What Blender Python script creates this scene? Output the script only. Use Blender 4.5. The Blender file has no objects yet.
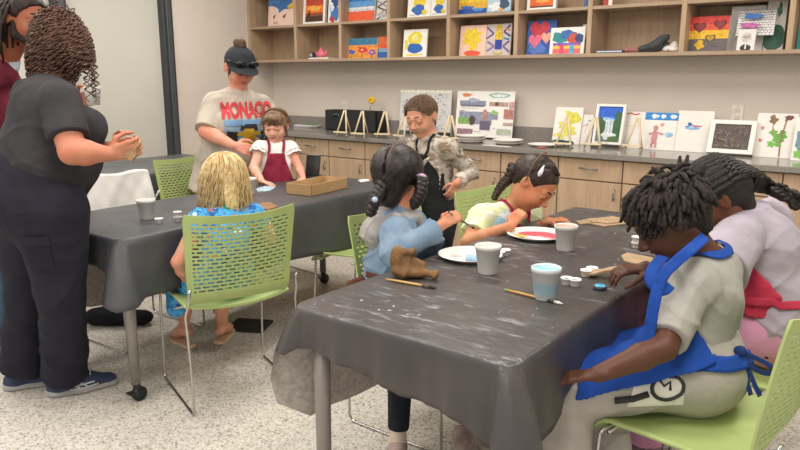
import bpy, math, random
import numpy as np
from mathutils import Vector, Matrix
from mathutils.bvhtree import BVHTree

C = bpy.context.scene.collection
PI = math.pi
rng = random.Random(7)
V = lambda *a: np.array(a if len(a) > 1 else a[0], dtype=float)

# ------------------------------------------------------------------ camera frame (room axes: x along the counter, y to the back wall)
FPX, PITCH, YAW, CAMH = 700.0, math.radians(12), math.radians(37.5), 1.4
FW = V(-math.sin(YAW)*math.cos(PITCH), math.cos(YAW)*math.cos(PITCH), -math.sin(PITCH))
RT = V(math.cos(YAW), math.sin(YAW), 0.0)
UP = np.cross(RT, FW)
EYE = V(0, 0, CAMH)
def at(px, py, dep):
    """a point of the room seen at a pixel of the 800x450 photograph, dep metres along the view axis"""
    return EYE + (RT*(px-400)/FPX + UP*(225-py)/FPX + FW)*dep
def hit(px, py, ax, v):
    """where the sight line of a pixel meets the plane x, y or z = v"""
    d = RT*(px-400)/FPX + UP*(225-py)/FPX + FW
    return EYE + d*((v-EYE[ax])/d[ax])
def unit(v):
    v = np.asarray(v, float); return v/max(np.linalg.norm(v), 1e-9)
def vdir(r, u, f):
    """a direction given along the view's right, the room's up and the view's forward"""
    return unit(RT*r + V(0, 0, 1)*u + V(-math.sin(YAW), math.cos(YAW), 0)*f)

# ------------------------------------------------------------------ materials
MATS = {}
def srgb(c):
    if isinstance(c, str):
        c = [int(c[i:i+2], 16)/255 for i in (0, 2, 4)]
    return tuple((x/12.92 if x <= .04045 else ((x+.055)/1.055)**2.4) for x in c)
class NT:
    def __init__(s, name):
        s.m = bpy.data.materials.new(name); s.m.use_nodes = True
        s.t = s.m.node_tree; s.b = s.t.nodes['Principled BSDF']; s.coord = None
    def n(s, typ, **kw):
        nd = s.t.nodes.new(typ)
        for k, v in kw.items():
            if k.startswith('_'): setattr(nd, k[1:], v)
            else: nd.inputs[k.replace('9', ' ')].default_value = v
        return nd
    def l(s, a, b): s.t.links.new(a, b)
    def co(s, sc=(1, 1, 1), obj=True):
        tc = s.n('ShaderNodeTexCoord'); mp = s.n('ShaderNodeMapping')
        mp.inputs['Scale'].default_value = sc
        s.l(tc.outputs['Object'], mp.inputs['Vector']); return mp.outputs['Vector']
    def noise(s, scale, detail=3, sc=(1, 1, 1), rough=.5):
        nd = s.n('ShaderNodeTexNoise', Scale=scale, Detail=detail, Roughness=rough)
        s.l(s.co(sc), nd.inputs['Vector']); return nd.outputs['Fac']
    def ramp(s, fac, stops, const=False):
        r = s.n('ShaderNodeValToRGB'); cr = r.color_ramp
        if const: cr.interpolation = 'CONSTANT'
        while len(cr.elements) < len(stops): cr.elements.new(.5)
        for e, (p, c) in zip(cr.elements, stops):
            e.position = p; e.color = (*srgb(c), 1) if not isinstance(c, float) else (c, c, c, 1)
        s.l(fac, r.inputs['Fac']); return r.outputs['Color']
    def mix(s, fac, a, b):
        m = s.n('ShaderNodeMix', _data_type='RGBA')
        if isinstance(fac, float): m.inputs[0].default_value = fac
        else: s.l(fac, m.inputs[0])
        for v, i in ((a, 6), (b, 7)):
            if isinstance(v, (str, tuple)): m.inputs[i].default_value = (*srgb(v), 1)
            else: s.l(v, m.inputs[i])
        return m.outputs[2]
    def col(s, c): s.l(c, s.b.inputs['Base Color'])
    def bump(s, h, strength=.3, dist=.003):
        b = s.n('ShaderNodeBump', Strength=strength, Distance=dist)
        s.l(h, b.inputs['Height']); s.l(b.outputs['Normal'], s.b.inputs['Normal'])
    def pbr(s, rough=.6, metal=0., spec=.5):
        s.b.inputs['Roughness'].default_value = rough; s.b.inputs['Metallic'].default_value = metal
        s.b.inputs['Specular IOR Level'].default_value = spec
def shade(c, k):
    if isinstance(c, str): c = [int(c[i:i+2], 16)/255 for i in (0, 2, 4)]
    return tuple(min(1, max(0, x*k)) for x in c)
def flat(c, rough=.6, metal=0., var=.06, scale=30, bump=0., spec=.5):
    """plain colour with a little procedural variation"""
    key = ('f', c, rough, metal, var, scale, bump)
    if key in MATS: return MATS[key]
    t = NT('paint_'+(c if isinstance(c, str) else 'x')); t.pbr(rough, metal, spec)
    f = t.noise(scale, 4)
    t.col(t.ramp(f, [(.3, shade(c, 1-var)), (.7, shade(c, 1+var))]))
    if bump: t.bump(t.noise(scale*6, 3), bump, .002)
    MATS[key] = t.m; return t.m
def cloth(c, var=.10, weave=.5, scale=9, rough=.9):
    key = ('c', c, var, weave, scale, rough)
    if key in MATS: return MATS[key]
    t = NT('cloth_'+(c if isinstance(c, str) else 'x')); t.pbr(rough, 0, .2)
    t.col(t.ramp(t.noise(scale, 5), [(.3, shade(c, 1-var)), (.7, shade(c, 1+var))]))
    a = t.noise(420, 2); b = t.noise(22, 4)
    m = t.n('ShaderNodeMath', _operation='MULTIPLY_ADD'); t.l(a, m.inputs[0]); m.inputs[1].default_value = .12; t.l(b, m.inputs[2])
    t.bump(m.outputs[0], weave, .012)
    MATS[key] = t.m; return t.m
def skin_mat(c, warm=.10):
    key = ('s', c)
    if key in MATS: return MATS[key]
    t = NT('skin_'+c); t.pbr(.52, 0, .35)
    cc = [int(c[i:i+2], 16)/255 for i in (0, 2, 4)]
    red = (min(1, cc[0]*1.04), cc[1]*(1-warm), cc[2]*(1-warm*1.1))
    t.col(t.ramp(t.noise(14, 4), [(.32, red), (.68, c)]))
    t.bump(t.noise(300, 2), .08, .001)
    t.b.inputs['Subsurface Weight'].default_value = .08
    t.b.inputs['Subsurface Radius'].default_value = (.012, .005, .003)
    MATS[key] = t.m; return t.m
def hair_mat(c, hi, rough=.45, scale=60):
    key = ('h', c, hi)
    if key in MATS: return MATS[key]
    t = NT('hair_'+c); t.pbr(rough, 0, .35)
    t.col(t.ramp(t.noise(scale, 4), [(.35, c), (.7, hi)]))
    t.bump(t.noise(160, 3), .4, .003)
    MATS[key] = t.m; return t.m

# ------------------------------------------------------------------ object helpers
def tag(o, label=None, cat=None, group=None, kind=None):
    if label: o['label'] = label
    if cat: o['category'] = cat
    if group: o['group'] = group
    if kind: o['kind'] = kind
    return o
def thing(name, label, cat, loc=(0, 0, 0), group=None, rz=0.):
    o = bpy.data.objects.new(name, None); C.objects.link(o)
    o.location = [float(x) for x in loc]; o.rotation_euler = (0, 0, rz); o.empty_display_size = .1
    return tag(o, label, cat, group)
def link(name, me, mats, parent=None, world=False):
    for m in (mats if isinstance(mats, (list, tuple)) else [mats]):
        if m is not None: me.materials.append(m)
    o = bpy.data.objects.new(name, me); C.objects.link(o)
    if parent is not None:
        o.parent = parent
        if world:                      # mesh is given in room coordinates
            def wm(x): return x.matrix_basis if x.parent is None else wm(x.parent) @ x.matrix_parent_inverse @ x.matrix_basis
            o.matrix_parent_inverse = wm(parent).inverted()
    return o
def recentre(o):
    """move a top-level mesh's origin to the centre of its base"""
    co = [v.co for v in o.data.vertices]
    c = Vector(((min(v.x for v in co)+max(v.x for v in co))/2, (min(v.y for v in co)+max(v.y for v in co))/2, min(v.z for v in co)))
    o.data.transform(Matrix.Translation(-c)); o.location = o.matrix_basis @ c if False else Vector(o.location)+c
    return o
def mesh_np(verts, quads, smooth=True, mi=None, name='m'):
    me = bpy.data.meshes.new(name)
    verts = np.asarray(verts, np.float32); quads = np.asarray(quads, np.int32)
    k = quads.shape[1]
    me.vertices.add(len(verts)); me.vertices.foreach_set('co', verts.ravel())
    me.loops.add(quads.size); me.loops.foreach_set('vertex_index', quads.ravel())
    me.polygons.add(len(quads)); me.polygons.foreach_set('loop_start', np.arange(0, quads.size, k, dtype=np.int32))
    if mi is not None: me.polygons.foreach_set('material_index', np.asarray(mi, np.int32))
    me.polygons.foreach_set('use_smooth', np.full(len(quads), smooth, dtype=bool))
    me.update(calc_edges=True); me.validate()
    return me

class MB:
    """collects boxes, tubes, lathes and sheets; build() links them as ONE mesh object"""
    def __init__(s): s.v = []; s.f = []; s.m = []; s.sm = []
    def add(s, vs, fs, mi=0, smooth=False):
        b = len(s.v); s.v += [tuple(float(c) for c in v) for v in vs]
        s.f += [tuple(b+i for i in f) for f in fs]; s.m += [mi]*len(fs); s.sm += [smooth]*len(fs)
    def box(s, lo, hi, mi=0, bev=0., M=None):
        (x0, y0, z0), (x1, y1, z1) = lo, hi
        b = min(bev, (x1-x0)/2.01, (y1-y0)/2.01, (z1-z0)/2.01)
        if b <= 0:
            vs = [(x, y, z) for x in (x0, x1) for y in (y0, y1) for z in (z0, z1)]
            fs = [(0, 1, 3, 2), (4, 6, 7, 5), (0, 4, 5, 1), (2, 3, 7, 6), (0, 2, 6, 4), (1, 5, 7, 3)]
        else:
            vs = []; idx = {}
            for i, (x, sx) in enumerate(((x0, 1), (x1, -1))):
                for j, (y, sy) in enumerate(((y0, 1), (y1, -1))):
                    for k, (z, sz) in enumerate(((z0, 1), (z1, -1))):
                        for a, p in enumerate(((x, y+sy*b, z+sz*b), (x+sx*b, y, z+sz*b), (x+sx*b, y+sy*b, z))):
                            idx[i, j, k, a] = len(vs); vs.append(p)
            g = lambda i, j, k, a: idx[i, j, k, a]
            fs = []
            for i in (0, 1):
                q = [g(i, 0, 0, 0), g(i, 0, 1, 0), g(i, 1, 1, 0), g(i, 1, 0, 0)]; fs.append(q if i == 0 else q[::-1])
                q = [g(0, i, 0, 1), g(1, i, 0, 1), g(1, i, 1, 1), g(0, i, 1, 1)]; fs.append(q if i == 0 else q[::-1])
                q = [g(0, 0, i, 2), g(0, 1, i, 2), g(1, 1, i, 2), g(1, 0, i, 2)]; fs.append(q if i == 0 else q[::-1])
            for i in (0, 1):
                for j in (0, 1):
                    q = [g(i, j, 0, 0), g(i, j, 1, 0), g(i, j, 1, 1), g(i, j, 0, 1)]; fs.append(q if (i+j) % 2 else q[::-1])
                    q = [g(i, 0, j, 0), g(i, 1, j, 0), g(i, 1, j, 2), g(i, 0, j, 2)]; fs.append(q[::-1] if (i+j) % 2 else q)
                    q = [g(0, i, j, 1), g(1, i, j, 1), g(1, i, j, 2), g(0, i, j, 2)]; fs.append(q if (i+j) % 2 else q[::-1])
                    for k in (0, 1):
                        q = [g(i, j, k, 0), g(i, j, k, 1), g(i, j, k, 2)]; fs.append(q if (i+j+k) % 2 else q[::-1])
        if M is not None: vs = [M @ Vector(v) for v in vs]
        s.add(vs, fs, mi)
    def tube(s, pts, r, n=8, mi=0, closed=False, caps=True, flatn=None, flat=1.):
        pts = [V(p) for p in pts]; N = len(pts)
        rs = r if isinstance(r, (list, tuple, np.ndarray)) else [r]*N
        tang = []
        for i in range(N):
            a = pts[(i-1) % N] if closed or i > 0 else pts[i]; b = pts[(i+1) % N] if closed or i < N-1 else pts[i]
            tang.append(unit(b-a))
        u = None; vs = []
        for i in range(N):
            t = tang[i]
            if u is None:
                ref = V(0, 0, 1) if abs(t[2]) < .9 else V(1, 0, 0)
                if flatn is not None: ref = V(flatn)
                u = unit(np.cross(np.cross(t, ref), t))
            else:
                u = unit(u-t*(u@t))
            w = np.cross(t, u)
            for k in range(n):
                a = 2*PI*k/n; vs.append(pts[i]+rs[i]*(math.cos(a)*u*flat+math.sin(a)*w))
        fs = []
        for i in range(N if closed else N-1):
            for k in range(n):
                a = i*n+k; b = i*n+(k+1) % n; c = ((i+1) % N)*n+(k+1) % n; d = ((i+1) % N)*n+k
                fs.append((a, b, c, d))
        if caps and not closed:
            fs.append(tuple(range(n))[::-1]); fs.append(tuple((N-1)*n+k for k in range(n)))
        s.add(vs, fs, mi, True)
    def lathe(s, prof, n=24, c=(0, 0, 0), mi=0, M=None, sx=1., sy=1.):
        vs = []
        for (r, z) in prof:
            for k in range(n):
                a = 2*PI*k/n; vs.append((c[0]+sx*r*math.cos(a), c[1]+sy*r*math.sin(a), c[2]+z))
        fs = []
        for i in range(len(prof)-1):
            for k in range(n):
                fs.append((i*n+k, i*n+(k+1) % n, (i+1)*n+(k+1) % n, (i+1)*n+k))
        if prof[0][0] > 1e-5: fs.append(tuple(range(n))[::-1])
        if prof[-1][0] > 1e-5: fs.append(tuple((len(prof)-1)*n+k for k in range(n)))
        if M is not None: vs = [M @ Vector(v) for v in vs]
        s.add(vs, fs, mi, True)
    def ell(s, c, rad, n=12, m=8, axes=None, mi=0):
        A = np.eye(3) if axes is None else np.array(axes)
        vs = []; fs = []
        for i in range(m+1):
            th = PI*i/m
            for k in range(n):
                a = 2*PI*k/n
                p = V(math.sin(th)*math.cos(a)*rad[0], math.sin(th)*math.sin(a)*rad[1], math.cos(th)*rad[2])
                vs.append(V(c)+p @ A)
        for i in range(m):
            for k in range(n):
                fs.append((i*n+k, (i+1)*n+k, (i+1)*n+(k+1) % n, i*n+(k+1) % n))
        s.add(vs, fs, mi, True)
    def sheet(s, fn, nu, nv, mi=0, smooth=True, closed_u=False):
        vs = [fn(i/nu, j/nv) for j in range(nv+1) for i in range(nu+1)]
        fs = [(j*(nu+1)+i, j*(nu+1)+i+1, (j+1)*(nu+1)+i+1, (j+1)*(nu+1)+i) for j in range(nv) for i in range(nu)]
        s.add(vs, fs, mi, smooth)
    def poly(s, pts, mi=0): s.add(pts, [tuple(range(len(pts)))], mi)
    def prism(s, pts2, z0, z1, mi=0, M=None):
        n = len(pts2)
        vs = [(x, y, z0) for x, y in pts2]+[(x, y, z1) for x, y in pts2]
        fs = [tuple(range(n))[::-1], tuple(range(n, 2*n))]+[(i, (i+1) % n, n+(i+1) % n, n+i) for i in range(n)]
        if M is not None: vs = [M @ Vector(v) for v in vs]
        s.add(vs, fs, mi)
    def build(s, name, mats, parent=None, world=False):
        me = bpy.data.meshes.new(name); me.from_pydata(s.v, [], s.f)
        me.polygons.foreach_set('material_index', np.array(s.m, np.int32))
        me.polygons.foreach_set('use_smooth', np.array(s.sm, dtype=bool))
        me.update()
        return link(name, me, mats, parent, world)

# ------------------------------------------------------------------ organic surfaces: blended tapered limbs meshed as one continuous skin
class Body:
    def __init__(s): s.p = []
    def cone(s, a, b, ra, rb=None, k=.02, n=None, f=1., cap=False):
        s.p.append(('c', V(a), V(b), ra, ra if rb is None else rb, k, None if n is None else unit(n), f, cap)); return s
    def ell(s, c, rad, ax=None, k=.02):
        s.p.append(('e', V(c), V(rad), np.eye(3) if ax is None else np.array(ax), k)); return s
    def sub(s, c, rad, ax=None, k=.01):
        s.p.append(('s', V(c), V(rad), np.eye(3) if ax is None else np.array(ax), k)); return s
    def cut(s, p, n, k=.004):
        s.p.append(('p', V(p), unit(n), k)); return s
    def cutbody(s, other, gap=.002):
        s.p.append(('b', other, gap)); return s
    def box(s):
        lo = V(9, 9, 9); hi = -lo
        for q in s.p:
            if q[0] == 'c':
                r = max(q[3], q[4])
                lo = np.minimum(lo, np.minimum(q[1], q[2])-r); hi = np.maximum(hi, np.maximum(q[1], q[2])+r)
            elif q[0] == 'e':
                r = max(q[2]); lo = np.minimum(lo, q[1]-r); hi = np.maximum(hi, q[1]+r)
        return lo, hi
    def bake(s, res=.005, wr=0., wf=26., seed=0, dirn=None, shell=0.):
        lo, hi = s.box(); lo = lo-.03; hi = hi+.03
        X = [np.arange(lo[i], hi[i]+res, res, dtype=np.float32) for i in range(3)]
        d = np.full([len(x) for x in X], 1., np.float32)
        def slab(a, b):
            return tuple(slice(max(0, int((a[i]-lo[i])/res)-1), min(len(X[i]), int((b[i]-lo[i])/res)+2)) for i in range(3))
        def rel(sl, c):
            return (X[0][sl[0]][:, None, None]-np.float32(c[0]), X[1][sl[1]][None, :, None]-np.float32(c[1]), X[2][sl[2]][None, None, :]-np.float32(c[2]))
        for q in s.p:
            if q[0] == 'c':
                _, a, b, ra, rb, k, n, f, cap = q
                m = max(ra, rb)+k+.02; sl = slab(np.minimum(a, b)-m, np.maximum(a, b)+m)
                x, y, z = rel(sl, a); e = b-a; L2 = max(float(e@e), 1e-10)
                tu = (x*np.float32(e[0])+y*np.float32(e[1])+z*np.float32(e[2]))/np.float32(L2)
                t = np.clip(tu, 0, 1)
                qx = x-t*np.float32(e[0]); qy = y-t*np.float32(e[1]); qz = z-t*np.float32(e[2])
                if n is not None and f != 1:
                    g = np.float32(1/f-1); dn = qx*np.float32(n[0])+qy*np.float32(n[1])+qz*np.float32(n[2])
                    qx = qx+dn*np.float32(n[0])*g; qy = qy+dn*np.float32(n[1])*g; qz = qz+dn*np.float32(n[2])*g
                v = np.sqrt(qx*qx+qy*qy+qz*qz)-(np.float32(ra)+t*np.float32(rb-ra))
                if f < 1: v = v*np.float32((1+f)/2)
                if cap: v = np.maximum(v, (tu-1)*np.float32(math.sqrt(L2)))
            elif q[0] in 'es':
                _, c, rad, ax, k = q
                m = max(rad)+k+.02; sl = slab(c-m, c+m)
                x, y, z = rel(sl, c)
                k0 = 0; k1 = 0
                for i in range(3):
                    u = (x*np.float32(ax[i][0])+y*np.float32(ax[i][1])+z*np.float32(ax[i][2]))/np.float32(rad[i])
                    k0 = k0+u*u; k1 = k1+u*u/np.float32(rad[i]**2)
                k0 = np.sqrt(k0); k1 = np.sqrt(k1)+1e-6
                v = k0*(k0-1)/k1
            elif q[0] == 'p':
                _, p, n, k = q
                x, y, z = rel((slice(None),)*3, p)
                v = x*np.float32(n[0])+y*np.float32(n[1])+z*np.float32(n[2])
                d = np.maximum(d, v); continue
            D0 = d[sl]
            if q[0] == 's':
                v = -v; h = np.maximum(k-np.abs(D0-v), 0)/k; d[sl] = np.maximum(D0, v)+h*h*k*.25
            else:
                h = np.maximum(k-np.abs(D0-v), 0)/k; d[sl] = np.minimum(D0, v)-h*h*k*.25
        if wr:
            ii = np.nonzero(np.abs(d) < .04)
            P = np.stack([X[i][ii[i]] for i in range(3)], 1)
            r = np.random.RandomState(seed+3)
            W = 0
            ph = r.rand(8)*6.28
            Q = P+.022*np.stack([np.sin(P[:, (i+1) % 3]*17+ph[i])+.6*np.sin(P[:, (i+2) % 3]*29+ph[i+3]) for i in range(3)], 1)
            A = np.clip(.5+.9*np.sin(P@(unit(r.randn(3))*9)+ph[6])*np.sin(P@(unit(r.randn(3))*13)+ph[7]), 0, 1)
            for i in range(3):
                dv = unit(r.randn(3)) if dirn is None else unit(V(dirn)+.55*r.randn(3))
                sn = np.abs(np.sin(Q@dv*wf*(.8+.5*i)+ph[i]))
                W = W-((1-sn)**3*1.1-.25)/(1+.4*i)*(A if i else 1-.6*A)
            d[ii] += (wr*.5*W).astype(np.float32)
        return surface_net(d, lo, res)
def surface_net(d, lo, res):
    sg = d < 0
    nx, ny, nz = d.shape
    cnt = np.zeros((nx-1, ny-1, nz-1), np.uint8)
    offs = [(i, j, k) for i in (0, 1) for j in (0, 1) for k in (0, 1)]
    for i, j, k in offs: cnt += sg[i:nx-1+i, j:ny-1+j, k:nz-1+k]
    act = (cnt > 0) & (cnt < 8)
    I = np.argwhere(act)
    idx = np.full(act.shape, -1, np.int32); idx[act] = np.arange(len(I))
    vals = np.stack([d[I[:, 0]+i, I[:, 1]+j, I[:, 2]+k] for i, j, k in offs], 1)
    O = np.array(offs, np.float32)
    acc = np.zeros((len(I), 3), np.float32); n = np.zeros(len(I), np.float32)
    for a in range(8):
        for b in range(a+1, 8):
            if np.abs(O[a]-O[b]).sum() != 1: continue
            va, vb = vals[:, a], vals[:, b]; m = (va < 0) != (vb < 0)
            t = np.where(m, va/np.where(va == vb, 1, va-vb), 0)
            acc += m[:, None]*(O[a]+t[:, None]*(O[b]-O[a])); n += m
    verts = lo+(I+acc/n[:, None])*res
    qs = []
    for ax in range(3):
        A = np.moveaxis(sg, ax, 0); ID = np.moveaxis(idx, ax, 0)
        ch = A[:-1] != A[1:]
        e = np.argwhere(ch[:, 1:-1, 1:-1]); e[:, 1:] += 1
        i, j, k = e.T
        q = np.stack([ID[i, j-1, k-1], ID[i, j, k-1], ID[i, j, k], ID[i, j-1, k]], 1)
        fl = A[i, j, k]
        if ax == 1: fl = ~fl
        q[~fl] = q[~fl][:, ::-1]
        qs.append(q)
    q = np.concatenate(qs); q = q[(q >= 0).all(1)]
    return verts, q
# ------------------------------------------------------------------ people: shared anatomy
class Head:
    def __init__(h, c, f, u, s):
        h.c = V(c); h.f = unit(f); h.r = unit(np.cross(h.f, V(u))); h.u = np.cross(h.r, h.f); h.s = s
        h.ax = [h.r, h.f, h.u]
    def L(h, x, y, z): return h.c+h.s*(x*h.r+y*h.f+z*h.u)
    def to(h, P): return np.stack([(P-h.c)@a for a in h.ax], -1)/h.s
    def skull(h, b, wide=1., chin=1., nose=1., child=0.):
        s, L, ax = h.s, h.L, h.ax
        b.ell(L(0, -.07, .14), V(.37*wide, .44, .36)*s, ax, .05*s)
        b.ell(L(0, .10, -.12), V(.295*wide, .31, .37)*s, ax, .10*s)
        b.cone(L(0, .10, -.33), L(0, .27, -.415), .14*s*wide, .075*s*chin, .10*s)
        for q in (-1, 1):
            b.ell(L(q*.16, .24, -.14), V(.11, .11, .11)*s*(1+.15*child), ax, .10*s)
            b.cone(L(q*.04, .365, .085), L(q*.19, .315, .085), .055*s, .05*s, .06*s)
            b.sub(L(q*.145, .455, -.005), V(.085, .075, .055)*s, ax, .06*s)
        b.cone(L(0, .375, .03), L(0, .47*1, -.115), .032*s, .05*s*nose, .035*s)
        for q in (-1, 1): b.ell(L(q*.05, .425, -.135), V(.038, .045, .03)*s*nose, ax, .03*s)
        b.cone(L(-.085, .362, -.24), L(0, .40, -.230), .018*s, .028*s, .025*s)
        b.cone(L(.085, .362, -.24), L(0, .40, -.230), .018*s, .028*s, .025*s)
        b.cone(L(-.055, .37, -.282), L(.055, .37, -.282), .026*s, .026*s, .02*s)
        b.sub(L(0, .43, -.255), V(.09, .05, .008)*s, ax, .012*s)
        for q in (-1, 1):
            e = [h.r*.9+h.f*q*.35, h.f*.9-h.r*q*.35, h.u]
            b.ell(L(q*.365*wide, -.04, -.01), V(.03, .085, .13)*s, e, .02*s)
            b.sub(L(q*.405*wide, -.02, .0), V(.03, .045, .075)*s, e, .02*s)
    def lips(h, verts, quads):
        c = h.to(verts[quads].mean(1))
        return (((c[:, 0]/.10)**2+((c[:, 2]+.257)/.05)**2 < 1) & (c[:, 1] > .33)).astype(np.int32)
    def features(h, root, iris='4a3526', brow='4a3628', closed=0., look=(0, -.3), brow_r=.016):
        s = h.s
        for q in (-1, 1):
            m = MB(); c = h.L(q*.145, .312, -.005)
            m.ell(c, V(.078, .072, .06)*s, 14, 10, h.ax, 0)
            g = unit(h.f+h.r*look[0]+h.u*look[1])
            m.ell(c+g*.045*s, V(.034, .034, .034)*s, 10, 8, h.ax, 1)
            ed = .030-.062*closed
            arc = lambda z, y, k=1.: [h.L(q*.145+(-1+2*i/8)*.088, y-.05*(-1+2*i/8)**2, -.005+z*(1-.75*(-1+2*i/8)**2)) for i in range(9)]
            for z in np.arange(.062, ed-.001, -.012): m.tube(arc(z, .385), .016*s, 6, 3)
            m.tube(arc(ed-.006, .397), .0085*s, 5, 2)
            for z in (-.058, -.046): m.tube(arc(z, .378), .015*s, 6, 3)
            m.build('eye', [flat('e9e4dc', .25, 0, .01), flat(iris, .2, 0, .05), flat('2a1f1a', .5), h.skin], root, True)
            m = MB()
            m.tube([h.L(q*(.06+.16*t), .40-.075*t*t*1.2, .128+.022*math.sin(t*2.6)-.02*t) for t in np.linspace(0, 1, 7)], [brow_r*s*x for x in (.7, 1.1, 1.2, 1.1, 1, .8, .4)], 6, 0)
            m.build('eyebrow', hair_mat(brow, brow), root, True)

def hand(b, w, d, n, L, right, curl=.5, spread=.10, thumb=.5, curls=None, k=.006):
    """palm, four fingers of unequal length and a thumb from the side of the palm; w wrist, d towards the fingers, n out of the palm"""
    d = unit(d); n = unit(V(n)-d*(V(n)@d)); t = np.cross(d, n)*(1 if right else -1)
    P = lambda x, y, z: V(w)+L*(x*t+y*d+z*n)
    r = .047*L
    b.cone(P(0, -.12, 0), P(0, .12, 0), .13*L, .15*L, .05*L, n, .62)
    for x in (.165, .055, -.055, -.16):
        b.cone(P(x*.55, .08, 0), P(x, .47, 0), .085*L, .066*L, .03*L, n, .85)
    ln = (.41, .46, .43, .34)
    for i, x in enumerate((.165, .055, -.055, -.16)):
        c = (curls[i] if curls else curl)
        p = P(x, .47, 0); ang = c*.55; sp = (1.5-i)*spread
        for j, fr in enumerate((.45, .31, .24)):
            dd = (d*math.cos(ang)+n*math.sin(ang)); dd = unit(dd+t*sp*(math.cos(ang)))
            q = p+dd*ln[i]*fr*L
            rr = r*(1-.07*j)*(.9 if i == 3 else 1)
            b.cone(p, q, rr*1.04, rr*.95, .003 if j else .008)
            p = q; ang += c*(1.0 if j == 0 else .75)
    # thumb
    p = P(.10, .10, .03); a = thumb
    dirs = [unit(t*.9+d*.55+n*.25), unit(t*(.55-a*.5)+d*.9+n*.45*a*1.6), unit(t*(.25-a*.8)+d*.9+n*a*1.0)]
    for j, (dd, ll, rr) in enumerate(zip(dirs, (.24, .22, .18), (.075, .055, .047))):
        q = p+dd*ll*L; b.cone(p, q, rr*L*1.05, rr*L*.93, .02*L if j == 0 else .004); p = q
    return p

def human(J, h, fat=1., hd=None, headkw={}, hands=('L', 'R'), feet=True, back=None):
    """one continuous figure; J holds room coordinates of the joints, h is the standing height the limbs are sized for"""
    b = Body()
    pel, wai, che, nec = V(J['pel']), V(J['wai']), V(J['che']), V(J['nec'])
    f = unit(J['fwd'])
    sh = np.linalg.norm(V(J['shL'])-V(J['shR']))/2
    b.cone(pel, wai, .088*h*fat, .076*h*fat, .03, f, .78)
    b.cone(wai, che, .076*h*fat, .085*h*(1+(fat-1)*.6), .03, f, .74)
    b.cone(che, (V(J['shL'])+V(J['shR']))/2*.8+nec*.2, .08*h, .045*h, .03, f, .75)
    for q in 'LR':
        b.cone(che*.25+nec*.75, J['sh'+q], .038*h, .036*h, .03)
        b.cone(J['sh'+q], J['el'+q], .034*h*fat**.6, .025*h*fat**.5, .02)
        b.cone(J['el'+q], V(J['el'+q])*.65+V(J['wr'+q])*.35, .025*h*fat**.5, .026*h*fat**.4, .012)
        b.cone(V(J['el'+q])*.65+V(J['wr'+q])*.35, J['wr'+q], .026*h*fat**.4, .0165*h, .012)
        hp = V(J['hip'+q])
        b.cone(hp, J['kn'+q], .058*h*fat, .036*h*fat**.5, .03)
        kn, an = V(J['kn'+q]), V(J['an'+q])
        b.cone(kn, kn*.65+an*.35, .034*h*fat**.5, .036*h*fat**.4, .015)
        b.cone(kn*.65+an*.35, an, .036*h*fat**.4, .022*h, .015)
        if feet and 'to'+q in J:
            to = V(J['to'+q]); e = to-an; g = unit(V(e[0], e[1], 0)); he = an-g*.028*h+V(0, 0, -.018*h)
            b.cone(he, an, .022*h, .022*h, .012)
            b.cone(he, he*.35+to*.65, .021*h, .026*h, .02, V(0, 0, 1), .75)
            b.cone(an, he*.35+to*.65, .023*h, .021*h, .02)
            b.cone(he*.35+to*.65, to, .026*h, .018*h, .015, V(0, 0, 1), .6)
    if hd is not None:
        b.cone(nec-V(0, 0, .01), hd.L(0, -.06, -.22), .036*h*fat**.3, .034*h, .03)
        hd.skull(b, **headkw)
    else:
        b.cone(nec, nec+V(0, 0, .05), .036*h, .034*h, .03)
    return b
def make_body(name, b, mats, parent, res=.005, hd=None, hide=None, **kw):
    v, q = b.bake(res, **kw)
    mi = hd.lips(v, q) if hd is not None else None
    me = mesh_np(v, q, True, mi)
    return link(name, me, mats, parent, True)
def garment(name, b, mat, parent, res=.006, **kw):
    v, q = b.bake(res, **kw)
    return link(name, mesh_np(v, q, True), mat, parent, True)
def bvh_of(objs):
    dg = bpy.context.evaluated_depsgraph_get(); vs = []; fs = []
    bpy.context.view_layer.update()
    for o in objs:
        b = len(vs); mw = o.matrix_world
        vs += [mw @ v.co for v in o.data.vertices]; fs += [tuple(b+i for i in p.vertices) for p in o.data.polygons]
    return BVHTree.FromPolygons(vs, fs)
def surf(bv, p, out=.004):
    """nearest point of a surface, lifted off it"""
    r = bv.find_nearest(Vector([float(x) for x in p]))
    return V(r[0])+out*V(r[1])
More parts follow.
